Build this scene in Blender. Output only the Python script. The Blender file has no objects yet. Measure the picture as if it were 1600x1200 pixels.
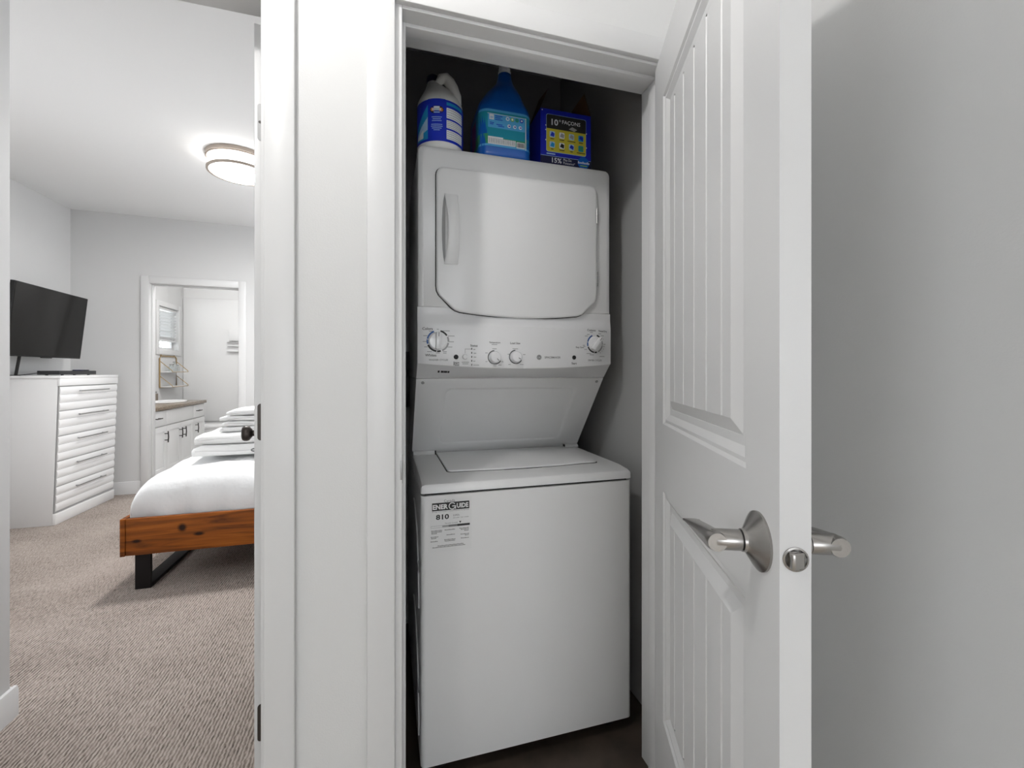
import bpy, bmesh, math, random
from mathutils import Vector, Matrix, noise
random.seed(7)
scene = bpy.context.scene
COL = scene.collection
R = math.radians

# ------------------------------------------------------------------ camera
FPX, CX, CY, CAMZ = 680.0, 800.0, 579.5, 1.19
TH = math.atan(198.0 / 680.0)
cam_d = bpy.data.cameras.new('camera')
cam_d.sensor_width = 36.0
cam_d.lens = FPX / 1600.0 * 36.0
cam_d.shift_y = -(600.0 - CY) / 1600.0
cam_d.clip_start = 0.02
cam = bpy.data.objects.new('camera', cam_d)
COL.objects.link(cam)
cam.location = (0, 0, CAMZ)
cam.rotation_euler = (R(90), 0, -TH)
scene.camera = cam

# ------------------------------------------------------------------ world, exposure
HALL_LIGHT, BED_LIGHT, BATH_LIGHT = 430.0, 116.0, 80.0
w = bpy.data.worlds.new('world')
scene.world = w
w.use_nodes = True
w.node_tree.nodes['Background'].inputs[0].default_value = (0.93, 0.965, 1.0, 1)
w.node_tree.nodes['Background'].inputs[1].default_value = 6.4
scene.view_settings.view_transform = 'Standard'
scene.view_settings.look = 'None'
scene.view_settings.gamma = 1.0
scene.view_settings.use_curve_mapping = False
scene.view_settings.exposure = 0.0

# ------------------------------------------------------------------ pixel -> point helpers
SN, CS = math.sin(TH), math.cos(TH)
def ray(u, v):
    x = (u - CX) / FPX
    return Vector((SN + x * CS, CS - x * SN, -(v - CY) / FPX))
def onY(u, v, Y):
    d = ray(u, v); t = Y / d.y
    return Vector((d.x * t, Y, CAMZ + d.z * t))
def onX(u, v, X):
    d = ray(u, v); t = X / d.x
    return Vector((X, d.y * t, CAMZ + d.z * t))
def onZ(u, v, Z):
    d = ray(u, v); t = (Z - CAMZ) / d.z
    return Vector((d.x * t, d.y * t, Z))

# ------------------------------------------------------------------ materials
MATS = {}
def mat(name, col, rough=0.5, metal=0.0, bump=None, spec=0.5, emit=None, trans=0.0, coat=0.0, var=None):
    """procedural principled material; bump=(scale,strength), var=(scale,amount) tone variation"""
    m = bpy.data.materials.new(name); MATS[name] = m
    m.use_nodes = True
    nt = m.node_tree; b = nt.nodes['Principled BSDF']
    b.inputs['Base Color'].default_value = (*col, 1)
    b.inputs['Roughness'].default_value = rough
    b.inputs['Metallic'].default_value = metal
    b.inputs['Specular IOR Level'].default_value = spec
    if coat: b.inputs['Coat Weight'].default_value = coat
    if trans: b.inputs['Transmission Weight'].default_value = trans
    if emit:
        b.inputs['Emission Color'].default_value = (*emit[0], 1)
        b.inputs['Emission Strength'].default_value = emit[1]
    tc = nt.nodes.new('ShaderNodeTexCoord')
    if bump:
        n = nt.nodes.new('ShaderNodeTexNoise'); n.inputs['Scale'].default_value = bump[0]
        n.inputs['Detail'].default_value = 4
        nt.links.new(tc.outputs['Object'], n.inputs['Vector'])
        bp = nt.nodes.new('ShaderNodeBump'); bp.inputs['Strength'].default_value = bump[1]
        bp.inputs['Distance'].default_value = bump[2] if len(bump) > 2 else 0.002
        nt.links.new(n.outputs['Fac'], bp.inputs['Height'])
        nt.links.new(bp.outputs['Normal'], b.inputs['Normal'])
    if var:
        n2 = nt.nodes.new('ShaderNodeTexNoise'); n2.inputs['Scale'].default_value = var[0]
        n2.inputs['Detail'].default_value = 5
        nt.links.new(tc.outputs['Object'], n2.inputs['Vector'])
        cr = nt.nodes.new('ShaderNodeValToRGB')
        cr.color_ramp.elements[0].position = 0.3; cr.color_ramp.elements[1].position = 0.7
        cr.color_ramp.elements[0].color = (*[c * (1 - var[1]) for c in col], 1)
        cr.color_ramp.elements[1].color = (*[min(1, c * (1 + var[1])) for c in col], 1)
        nt.links.new(n2.outputs['Fac'], cr.inputs['Fac'])
        nt.links.new(cr.outputs['Color'], b.inputs['Base Color'])
    return m

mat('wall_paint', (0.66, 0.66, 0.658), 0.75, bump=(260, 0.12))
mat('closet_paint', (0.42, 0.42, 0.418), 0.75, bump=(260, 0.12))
mat('hall_wall_paint', (0.70, 0.70, 0.695), 0.6, bump=(260, 0.12))
mat('ceiling_paint', (0.80, 0.80, 0.795), 0.9, bump=(180, 0.15))
mat('trim_paint', (0.71, 0.71, 0.71), 0.38, bump=(90, 0.04))
mat('door_paint', (0.68, 0.68, 0.68), 0.4, bump=(70, 0.04))
mat('bath_paint', (0.86, 0.86, 0.86), 0.5)
mat('enamel', (0.76, 0.76, 0.76), 0.36, coat=0.1)
mat('enamel_matte', (0.74, 0.74, 0.74), 0.42, bump=(900, 0.05))
mat('console_plastic', (0.74, 0.74, 0.745), 0.35)
mat('gap_black', (0.012, 0.012, 0.012), 0.7)
mat('side_grey', (0.30, 0.30, 0.30), 0.45)
mat('ink_black', (0.02, 0.02, 0.02), 0.6)
mat('ink_grey', (0.17, 0.17, 0.17), 0.6)
mat('ink_midgrey', (0.34, 0.34, 0.34), 0.6)
mat('ink_blue', (0.03, 0.10, 0.30), 0.5)
mat('paper_white', (0.72, 0.72, 0.72), 0.6)
mat('knob_white', (0.76, 0.76, 0.77), 0.25, coat=0.4)
mat('knob_chrome', (0.62, 0.62, 0.63), 0.2, metal=0.8)
mat('nickel', (0.40, 0.385, 0.37), 0.27, metal=1.0, bump=(600, 0.03))
mat('bronze', (0.055, 0.045, 0.04), 0.35, metal=0.6)
mat('steel', (0.42, 0.42, 0.42), 0.35, metal=1.0)
mat('hinge_grey', (0.35, 0.35, 0.35), 0.4, metal=0.7)
mat('bleach_white', (0.80, 0.80, 0.78), 0.35)
mat('navy_plastic', (0.008, 0.008, 0.05), 0.35)
mat('label_blue', (0.012, 0.035, 0.52), 0.35)
mat('label_cyan', (0.02, 0.30, 0.62), 0.35)
mat('label_pale', (0.42, 0.62, 0.82), 0.35)
mat('label_white', (0.80, 0.82, 0.85), 0.4)
mat('label_orange', (0.62, 0.22, 0.03), 0.4)
mat('jug_blue', (0.006, 0.12, 0.52), 0.28, coat=0.2)
mat('label_teal', (0.02, 0.30, 0.42), 0.35)
mat('label_green', (0.05, 0.32, 0.16), 0.35)
mat('label_lime', (0.30, 0.55, 0.08), 0.35)
mat('label_sky', (0.10, 0.42, 0.75), 0.35)
mat('label_purple', (0.22, 0.05, 0.28), 0.35)
mat('carton_blue', (0.012, 0.02, 0.42), 0.3)
mat('carton_yellow', (0.60, 0.52, 0.05), 0.35)
mat('carton_kraft', (0.10, 0.045, 0.02), 0.8)
mat('towel_white', (0.90, 0.90, 0.895), 0.95, bump=(420, 0.35))
mat('linen_white', (0.88, 0.885, 0.89), 0.9, bump=(11, 0.5, 0.02))
mat('lacquer_white', (0.86, 0.86, 0.86), 0.35)
mat('dresser_side', (0.80, 0.80, 0.80), 0.45)
mat('tv_black', (0.010, 0.010, 0.010), 0.5, spec=0.3)
mat('tv_screen', (0.010, 0.0095, 0.009), 0.10, spec=0.14)
mat('box_black', (0.015, 0.015, 0.018), 0.4)
mat('leg_black', (0.012, 0.010, 0.010), 0.6, bump=(300, 0.1), spec=0.2)
mat('granite', (0.24, 0.19, 0.14), 0.25, var=(160, 0.6))
mat('surround_white', (0.90, 0.90, 0.90), 0.45)
mat('porcelain', (0.88, 0.88, 0.88), 0.12)
mat('pull_dark', (0.06, 0.055, 0.05), 0.4, metal=0.6)
mat('brass', (0.46, 0.33, 0.17), 0.35, metal=0.8)
mat('champagne', (0.42, 0.36, 0.31), 0.4, metal=0.5)
mat('glass', (0.9, 0.95, 0.95), 0.03, trans=1.0)
mat('tile_grey', (0.68, 0.67, 0.65), 0.4)
mat('closet_floor', (0.055, 0.04, 0.03), 0.5, var=(9, 0.4))
mat('lamp_glow', (0.9, 0.9, 0.9), 0.5, emit=((1.0, 0.985, 0.97), BED_LIGHT * 2.4))
mat('drum_glow', (0.9, 0.9, 0.9), 0.5, emit=((1.0, 0.985, 0.97), 7.0))
mat('diffuser_rim', (0.9, 0.9, 0.9), 0.5, emit=((1.0, 0.985, 0.97), 7.0))
mat('hall_glow', (0.9, 0.9, 0.9), 0.5, emit=((1.0, 0.985, 0.97), HALL_LIGHT))
mat('bath_glow', (0.9, 0.9, 0.9), 0.5, emit=((1.0, 0.99, 0.98), BATH_LIGHT))

def carpet_material():
    m = bpy.data.materials.new('carpet'); MATS['carpet'] = m; m.use_nodes = True
    nt = m.node_tree; b = nt.nodes['Principled BSDF']; L = nt.links
    b.inputs['Roughness'].default_value = 1.0; b.inputs['Specular IOR Level'].default_value = 0.05
    tc = nt.nodes.new('ShaderNodeTexCoord')
    wv = nt.nodes.new('ShaderNodeTexWave'); wv.bands_direction = 'X'
    wv.inputs['Scale'].default_value = 27.0; wv.inputs['Distortion'].default_value = 3.0
    wv.inputs['Detail'].default_value = 2; wv.inputs['Detail Scale'].default_value = 2.2
    L.new(tc.outputs['Object'], wv.inputs['Vector'])
    mp = nt.nodes.new('ShaderNodeMapping'); mp.inputs['Scale'].default_value = (170, 34, 1)
    L.new(tc.outputs['Object'], mp.inputs['Vector'])
    n1 = nt.nodes.new('ShaderNodeTexNoise'); n1.inputs['Scale'].default_value = 1.0; n1.inputs['Detail'].default_value = 3
    L.new(mp.outputs['Vector'], n1.inputs['Vector'])
    n2 = nt.nodes.new('ShaderNodeTexNoise'); n2.inputs['Scale'].default_value = 2.6; n2.inputs['Detail'].default_value = 3
    L.new(tc.outputs['Object'], n2.inputs['Vector'])
    mul = nt.nodes.new('ShaderNodeMath'); mul.operation = 'MULTIPLY_ADD'
    L.new(wv.outputs['Fac'], mul.inputs[0]); mul.inputs[1].default_value = 0.5
    L.new(n1.outputs['Fac'], mul.inputs[2])
    add = nt.nodes.new('ShaderNodeMath'); add.operation = 'MULTIPLY_ADD'
    L.new(n2.outputs['Fac'], add.inputs[0]); add.inputs[1].default_value = 0.45
    L.new(mul.outputs[0], add.inputs[2])
    cr = nt.nodes.new('ShaderNodeValToRGB')
    e = cr.color_ramp.elements
    e[0].position = 0.55; e[0].color = (0.085, 0.07, 0.06, 1)
    e[1].position = 1.25; e[1].color = (0.52, 0.45, 0.40, 1)
    e.new(0.85).color = (0.285, 0.24, 0.208, 1)
    e[-1].position = 1.0
    mr = nt.nodes.new('ShaderNodeMapRange')
    mr.inputs['From Min'].default_value = 0.4; mr.inputs['From Max'].default_value = 1.25
    L.new(add.outputs[0], mr.inputs['Value'])
    e[0].position = 0.12
    e[1].position = 0.5
    e[1].color = (0.30, 0.255, 0.226, 1)
    e[2].color = (0.50, 0.44, 0.40, 1)
    L.new(mr.outputs['Result'], cr.inputs['Fac'])
    L.new(cr.outputs['Color'], b.inputs['Base Color'])
    bp = nt.nodes.new('ShaderNodeBump'); bp.inputs['Strength'].default_value = 0.8; bp.inputs['Distance'].default_value = 0.006
    L.new(mul.outputs[0], bp.inputs['Height']); L.new(bp.outputs['Normal'], b.inputs['Normal'])
carpet_material()

def wood_material(name, knots):
    m = bpy.data.materials.new(name); MATS[name] = m; m.use_nodes = True
    nt = m.node_tree; b = nt.nodes['Principled BSDF']; L = nt.links
    b.inputs['Roughness'].default_value = 0.55; b.inputs['Specular IOR Level'].default_value = 0.25
    tc = nt.nodes.new('ShaderNodeTexCoord')
    mp = nt.nodes.new('ShaderNodeMapping'); mp.inputs['Scale'].default_value = (2.2, 14, 26)
    mp.inputs['Rotation'].default_value = (0, R(3), 0)
    L.new(tc.outputs['Object'], mp.inputs['Vector'])
    n = nt.nodes.new('ShaderNodeTexNoise'); n.inputs['Scale'].default_value = 1.0
    n.inputs['Detail'].default_value = 6; n.inputs['Distortion'].default_value = 1.3
    L.new(mp.outputs['Vector'], n.inputs['Vector'])
    cr = nt.nodes.new('ShaderNodeValToRGB'); e = cr.color_ramp.elements
    e[0].position = 0.28; e[0].color = (0.10, 0.028, 0.006, 1)
    e[1].position = 0.72; e[1].color = (0.40, 0.120, 0.014, 1)
    e.new(0.5).color = (0.27, 0.074, 0.008, 1)
    L.new(n.outputs['Fac'], cr.inputs['Fac'])
    prev = cr.outputs['Color']
    for (kx, kz, rx, rz) in knots:
        k = nt.nodes.new('ShaderNodeMapping')
        k.inputs['Location'].default_value = (-kx / rx, 0, -kz / rz)
        k.inputs['Scale'].default_value = (1 / rx, 0, 1 / rz)
        L.new(tc.outputs['Object'], k.inputs['Vector'])
        g = nt.nodes.new('ShaderNodeTexGradient'); g.gradient_type = 'SPHERICAL'
        L.new(k.outputs['Vector'], g.inputs['Vector'])
        gr = nt.nodes.new('ShaderNodeValToRGB')
        gr.color_ramp.elements[0].position = 0.05; gr.color_ramp.elements[1].position = 0.6
        L.new(g.outputs['Fac'], gr.inputs['Fac'])
        mx = nt.nodes.new('ShaderNodeMix'); mx.data_type = 'RGBA'
        L.new(gr.outputs['Color'], mx.inputs[0]); L.new(prev, mx.inputs[6])
        mx.inputs[7].default_value = (0.022, 0.007, 0.002, 1)
        prev = mx.outputs[2]
    L.new(prev, b.inputs['Base Color'])
    bp = nt.nodes.new('ShaderNodeBump'); bp.inputs['Strength'].default_value = 0.1; bp.inputs['Distance'].default_value = 0.002
    L.new(n.outputs['Fac'], bp.inputs['Height']); L.new(bp.outputs['Normal'], b.inputs['Normal'])
wood_material('bed_wood', [(0.075, 0.272, 0.03, 0.013), (0.285, 0.325, 0.028, 0.03), (0.365, 0.283, 0.035, 0.014)])

# ------------------------------------------------------------------ mesh helpers
def tag(o, label=None, cat=None, group=None, kind=None):
    if label: o['label'] = label
    if cat: o['category'] = cat
    if group: o['group'] = group
    if kind: o['kind'] = kind
    return o
def empty(name, loc=(0, 0, 0), rz=0.0):
    o = bpy.data.objects.new(name, None); COL.objects.link(o)
    o.location = loc; o.rotation_euler = (0, 0, rz); o.empty_display_size = 0.1
    return o

class MB:
    def __init__(s): s.v = []; s.f = []; s.m = []
    def add(s, vs, fs, m=0):
        k = len(s.v); s.v += [Vector(p) for p in vs]
        for f in fs: s.f.append([i + k for i in f]); s.m.append(m)
        return s
    def box(s, x0, x1, y0, y1, z0, z1, m=0):
        vs = [(x, y, z) for z in (z0, z1) for y in (y0, y1) for x in (x0, x1)]
        return s.add(vs, [(0, 2, 3, 1), (4, 5, 7, 6), (0, 1, 5, 4), (2, 6, 7, 3), (0, 4, 6, 2), (1, 3, 7, 5)], m)
    def loft(s, rings, caps=True, m=0, closed=True):
        n = len(rings[0]); vs = [p for r in rings for p in r]; fs = []
        for k in range(len(rings) - 1):
            for i in range(n if closed else n - 1):
                j = (i + 1) % n
                fs.append((k * n + i, k * n + j, (k + 1) * n + j, (k + 1) * n + i))
        if caps:
            fs.append(tuple(range(n - 1, -1, -1))); fs.append(tuple((len(rings) - 1) * n + i for i in range(n)))
        return s.add(vs, fs, m)
    def prism(s, poly, axis, a0, a1, m=0):
        if axis == 'x': g = lambda p, a: (a, p[0], p[1])
        elif axis == 'y': g = lambda p, a: (p[0], a, p[1])
        else: g = lambda p, a: (p[0], p[1], a)
        return s.loft([[g(p, a0) for p in poly], [g(p, a1) for p in poly]], True, m)
    def lathe(s, prof, c=(0, 0, 0), n=24, axis='z', m=0, caps=True):
        rings = []
        for r, h in prof:
            ring = []
            for i in range(n):
                a = 2 * math.pi * i / n
                p, q = r * math.cos(a), r * math.sin(a)
                o = {'z': (p, q, h), 'y': (p, h, q), 'x': (h, p, q)}[axis]
                ring.append((c[0] + o[0], c[1] + o[1], c[2] + o[2]))
            rings.append(ring)
        return s.loft(rings, caps, m)
    def tube(s, path, r, n=10, m=0, ry=None):
        path = [Vector(p) for p in path]; rings = []; up = Vector((0, 0, 1))
        for i, p in enumerate(path):
            t = (path[min(i + 1, len(path) - 1)] - path[max(i - 1, 0)]).normalized()
            if abs(t.dot(up)) > 0.95: a = t.cross(Vector((0, 1, 0))).normalized()
            else: a = t.cross(up).normalized()
            b = a.cross(t)
            rr = r[i] if isinstance(r, (list, tuple)) else r
            rb = (ry[i] if isinstance(ry, (list, tuple)) else ry) if ry else rr
            rings.append([p + a * rr * math.cos(2 * math.pi * k / n) + b * rb * math.sin(2 * math.pi * k / n) for k in range(n)])
        return s.loft(rings, True, m)
    def xf(s, fn): s.v = [Vector(fn(p)) for p in s.v]; return s
    def build(s, name, mats, parent=None, bevel=0.0, seg=2, ang=35, flat=False):
        me = bpy.data.meshes.new(name)
        off = Vector((0, 0, 0))
        me.from_pydata([tuple(p) for p in s.v], [], s.f)
        if isinstance(mats, str): mats = [mats]
        for k in mats: me.materials.append(MATS[k])
        for p, mi in zip(me.polygons, s.m): p.material_index = mi
        bm = bmesh.new(); bm.from_mesh(me)
        bmesh.ops.recalc_face_normals(bm, faces=bm.faces)
        if bevel > 0:
            ed = [e for e in bm.edges if len(e.link_faces) == 2 and e.calc_face_angle(0) > R(ang)]
            bmesh.ops.bevel(bm, geom=ed, offset=bevel, segments=seg, affect='EDGES', profile=0.5, clamp_overlap=True)
        bm.to_mesh(me); bm.free()
        if not flat:
            for p in me.polygons: p.use_smooth = True
            me.set_sharp_from_angle(angle=R(ang))
        o = bpy.data.objects.new(name, me); COL.objects.link(o)
        if parent: o.parent = parent
        return o

def rrect(x0, x1, y0, y1, r, n=5):
    """rounded rectangle outline, r = one radius or four (x0y0, x1y0, x1y1, x0y1)"""
    if not isinstance(r, (list, tuple)): r = [r] * 4
    out = []
    for (cx, cy, a0, rr) in ((x0, y0, 180, r[0]), (x1, y0, 270, r[1]), (x1, y1, 0, r[2]), (x0, y1, 90, r[3])):
        px = cx + rr if cx == x0 else cx - rr
        py = cy + rr if cy == y0 else cy - rr
        for i in range(n + 1):
            a = R(a0 + 90 * i / n); out.append((px + rr * math.cos(a), py + rr * math.sin(a)))
    return out
def arc(cx, cy, r, a0, a1, n):
    return [(cx + r * math.cos(R(a0 + (a1 - a0) * i / n)), cy + r * math.sin(R(a0 + (a1 - a0) * i / n))) for i in range(n + 1)]

TEXT_CACHE = {}
def text_mesh(txt, bold=0.0):
    """(verts, faces, width, height) of a string at size 1, centred"""
    key = (txt, bold)
    if key in TEXT_CACHE: return TEXT_CACHE[key]
    cu = bpy.data.curves.new('lettering', 'FONT'); cu.body = txt; cu.size = 1.0; cu.resolution_u = 2
    cu.align_x = 'CENTER'; cu.align_y = 'CENTER'; cu.offset = bold
    o = bpy.data.objects.new('lettering', cu); COL.objects.link(o)
    dg = bpy.context.evaluated_depsgraph_get()
    me = bpy.data.meshes.new_from_object(o.evaluated_get(dg))
    vs = [(p.co.x, p.co.y) for p in me.vertices]; fs = [tuple(p.vertices) for p in me.polygons]
    bpy.data.objects.remove(o); bpy.data.curves.remove(cu); bpy.data.meshes.remove(me)
    xs = [p[0] for p in vs]; ys = [p[1] for p in vs]
    mx, my = (max(xs) + min(xs)) / 2, (max(ys) + min(ys)) / 2
    r = ([(x - mx, y - my) for x, y in vs], fs, max(xs) - min(xs), max(ys) - min(ys))
    TEXT_CACHE[key] = r
    return r

class Print:
    """flat print laid on a surface: map(a, b, lift) -> point"""
    def __init__(s, fn, lift=0.0004): s.fn = fn; s.mb = MB(); s.mats = []; s.lift = lift
    def mi(s, m):
        if m not in s.mats: s.mats.append(m)
        return s.mats.index(m)
    def poly(s, pts, m, lay=1):
        s.mb.add([s.fn(a, b, lay * s.lift) for a, b in pts], [tuple(range(len(pts)))], s.mi(m))
    def rect(s, a0, a1, b0, b1, m, lay=1, n=1, sk=0.0):
        for i in range(n):
            p, q = a0 + (a1 - a0) * i / n, a0 + (a1 - a0) * (i + 1) / n
            s.poly([(p, b0), (q, b0), (q, b1), (p, b1)], m, lay)
    def disc(s, a, b, r, m, lay=1, n=18, ry=None):
        s.poly([(a + r * math.cos(2 * math.pi * i / n), b + (ry or r) * math.sin(2 * math.pi * i / n)) for i in range(n)], m, lay)
    def ring(s, a, b, r0, r1, m, lay=1, a0=0, a1=360, n=24):
        for i in range(n):
            p, q = R(a0 + (a1 - a0) * i / n), R(a0 + (a1 - a0) * (i + 1) / n)
            s.poly([(a + r0 * math.cos(p), b + r0 * math.sin(p)), (a + r1 * math.cos(p), b + r1 * math.sin(p)),
                    (a + r1 * math.cos(q), b + r1 * math.sin(q)), (a + r0 * math.cos(q), b + r0 * math.sin(q))], m, lay)
    def text(s, txt, a, b, h, m, lay=2, w=None, bold=0.0, cap=True):
        vs, fs, tw, th = text_mesh(txt, bold)
        ky = h / th; kx = (w / tw) if w else ky
        s.mb.add([s.fn(a + x * kx, b + y * ky, lay * s.lift) for x, y in vs], fs, s.mi(m))
    def build(s, name, parent): return tag(s.mb.build(name, s.mats, parent, flat=True), kind='stuff')

# ================================================================== STRUCTURE
H = 2.70                  # ceiling height
YW = 1.053                # hall face of the closet wall
YB = 1.172                # its far face
HEAD = 2.04
XR = 0.88                 # right wall
XL = -2.82                # bedroom left wall
def struct(mb, name, mats, label, bevel=0.0, parent=None, cat=None):
    o = mb.build(name, mats, parent, bevel=bevel)
    if not parent: tag(o, label, cat or name.split('_')[0], kind='structure')
    return o

# far bedroom wall frame: origin B0, runs along BE
B0 = Vector((-2.823, 5.05)); BA = math.atan2(0.092, 1.496)
def back_s(u):            # distance along the far wall where pixel column u meets it
    d = ray(u, CY); n = Vector((-math.sin(BA), math.cos(BA)))
    t = n.dot(B0) / (n.x * d.x + n.y * d.y)
    return Vector((math.cos(BA), math.sin(BA))).dot(Vector((d.x * t, d.y * t)) - B0)

mat('bounce_floor', (0.58, 0.52, 0.45), 0.45, var=(3, 0.12))  # unseen hall floor, made pale to bounce daylight up into the closet
struct(MB().box(-4.6, 1.0, -5.1, 0.9, -0.06, 0.0), 'floor_hall', 'bounce_floor', 'unseen hallway and living area floor, made pale to bounce light', cat='floor')
f = MB().box(-4.6, 1.0, 0.9, 5.14, -0.06, 0.0)
struct(f, 'floor', 'carpet', 'taupe ribbed carpet running through the bedroom')
struct(MB().box(0.0, XR, YB - 0.06, 2.10, 0.0, 0.004), 'floor_closet', 'closet_floor', 'dark plank floor inside the laundry closet')
struct(MB().box(-2.94, -0.9, 5.14, 7.55, -0.06, 0.002), 'floor_bathroom', 'tile_grey', 'grey floor of the bathroom', cat='floor')
struct(MB().box(-4.6, 1.0, -5.1, 7.6, H, H + 0.08), 'ceiling', 'ceiling_paint', 'plain white painted ceiling over hall and bedroom')

wf = MB()
wf.box(-1.45, -1.04, YW, YB, 0, H)
wf.box(-1.04, -0.24, YW, YB, HEAD + 0.018, H)
wf.box(-0.24, 0.02, YW, YB, 0, H)
wf.box(0.02, 0.775, YW, YB, HEAD + 0.018, H)
wf.box(0.775, XR, YW, YB, 0, H)
struct(wf, 'wall_front', 'hall_wall_paint', 'pale painted wall between the bedroom doorway and the laundry closet')
RY0, RY1, RZa, RZb = 3.05, 4.45, 1.05, 2.15      # bedroom window above the bed head
struct(MB().box(XR, XR + 0.1, -5.1, RY0, 0, H).box(XR, XR + 0.1, RY1, 5.35, 0, H).box(XR, XR + 0.1, RY0, RY1, 0, RZa).box(XR, XR + 0.1, RY0, RY1, RZb, H), 'wall_right', 'hall_wall_paint', 'grey painted wall behind the open closet door')
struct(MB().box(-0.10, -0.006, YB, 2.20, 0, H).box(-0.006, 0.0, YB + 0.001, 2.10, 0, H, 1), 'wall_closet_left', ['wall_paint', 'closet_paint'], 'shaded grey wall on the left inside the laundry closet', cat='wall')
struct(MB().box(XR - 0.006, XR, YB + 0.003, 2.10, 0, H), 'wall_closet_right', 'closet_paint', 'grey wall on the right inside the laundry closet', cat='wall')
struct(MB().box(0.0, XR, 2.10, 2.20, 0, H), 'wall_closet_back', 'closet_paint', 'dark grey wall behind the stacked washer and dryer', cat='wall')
struct(MB().box(-1.45, -1.35, 0.1, YW, 0, H).box(-4.5, -1.45, 0.1, 0.2, 0, H), 'wall_hall_left', 'hall_wall_paint', 'hallway wall beside the bedroom doorway', cat='wall')
WX0, WX1, WZ0, WZ1 = -1.6, 0.75, 0.4, 2.2      # unseen opening added behind the camera to let in fill daylight
struct(MB().box(-4.6, WX0, -5.1, -5.0, 0, H).box(WX1, XR, -5.1, -5.0, 0, H).box(WX0, WX1, -5.1, -5.0, 0, WZ0).box(WX0, WX1, -5.1, -5.0, WZ1, H),
       'wall_living_back', 'hall_wall_paint', 'living area wall around an added fill window, facing the hallway', cat='wall')
LY0_, LY1_, LZ0_, LZ1_ = -2.3, -0.5, 0.6, 2.2  # unseen side opening added to throw fill daylight on the right wall
struct(MB().box(-4.6, -4.5, -5.1, LY0_, 0, H).box(-4.6, -4.5, LY1_, 0.2, 0, H).box(-4.6, -4.5, LY0_, LY1_, 0, LZ0_).box(-4.6, -4.5, LY0_, LY1_, LZ1_, H), 'wall_living_left', 'hall_wall_paint', 'plain side wall of the living area off the hallway', cat='wall')
lw = MB()
for xa, xb in ((WX0, WX0 + 0.06), (-0.46, -0.40), (WX1 - 0.06, WX1)): lw.box(xa, xb, -5.08, -5.02, WZ0, WZ1)
lw.box(WX0, WX1, -5.08, -5.02, WZ0, WZ0 + 0.06).box(WX0, WX1, -5.08, -5.02, WZ1 - 0.06, WZ1)
lw2 = MB()
for ya_ in (LY0_, (LY0_ + LY1_) / 2 - 0.03, LY1_ - 0.06): lw2.box(-4.58, -4.52, ya_, ya_ + 0.06, LZ0_, LZ1_)
lw2.box(-4.58, -4.52, LY0_, LY1_, LZ0_, LZ0_ + 0.06).box(-4.58, -4.52, LY0_, LY1_, LZ1_ - 0.06, LZ1_)
struct(lw2, 'window_fill_side', 'trim_paint', 'white framed window opening added unseen in the living area side wall for fill daylight')
struct(lw, 'window_fill_back', 'trim_paint', 'wide white framed window opening added unseen behind the camera for fill daylight')
struct(MB().box(XL, -1.232, YB, 1.912, 0, H), 'wall_entry', 'wall_paint', 'grey wall corner just inside the bedroom doorway', bevel=0.006, cat='wall')
LB0, LB1 = 2.15, 3.10      # unseen window added for fill daylight, in the wall ahead of the dresser
struct(MB().box(XL - 0.12, XL, YB, LB0, 0, H).box(XL - 0.12, XL, LB1, 6.68, 0, H).box(XL - 0.12, XL, LB0, LB1, 0, 0.8).box(XL - 0.12, XL, LB0, LB1, 2.2, H).box(XL - 0.12, XL, 7.23, 7.55, 0, H).box(XL - 0.12, XL, 6.68, 7.23, 0, 1.47)
       .box(XL - 0.12, XL, 6.68, 7.23, 2.04, H), 'wall_left', 'wall_paint', 'grey wall behind the dresser and television')

rw = MB()
for ya_ in (RY0, (RY0 + RY1) / 2 - 0.02, RY1 - 0.04): rw.box(XR + 0.02, XR + 0.07, ya_, ya_ + 0.04, RZa, RZb)
rw.box(XR + 0.02, XR + 0.07, RY0, RY1, RZa, RZa + 0.04).box(XR + 0.02, XR + 0.07, RY0, RY1, RZb - 0.04, RZb)
struct(rw, 'window_4', 'trim_paint', 'white framed bedroom window opening above the head of the bed')
lw3 = MB()
for ya_ in (LB0, (LB0 + LB1) / 2 - 0.02, LB1 - 0.04): lw3.box(XL - 0.09, XL - 0.04, ya_, ya_ + 0.04, 0.8, 2.2)
lw3.box(XL - 0.09, XL - 0.04, LB0, LB1, 0.8, 0.84).box(XL - 0.09, XL - 0.04, LB0, LB1, 2.16, 2.2)
struct(lw3, 'window_fill_bedroom', 'trim_paint', 'white framed window opening added unseen in the television wall for fill daylight')
# baseboard of the entry corner
bb = MB()
prof = [(0, 0), (0.013, 0), (0.013, 0.092), (0.009, 0.102), (0, 0.104)]
bb.prism([(-1.232 + a, z) for a, z in prof], 'y', YB, 1.925)
bb.prism([(1.912 + a, z) for a, z in prof], 'x', XL, -1.232)
struct(bb, 'baseboard_entry', 'trim_paint', 'white baseboard at the wall corner inside the bedroom doorway')

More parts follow.
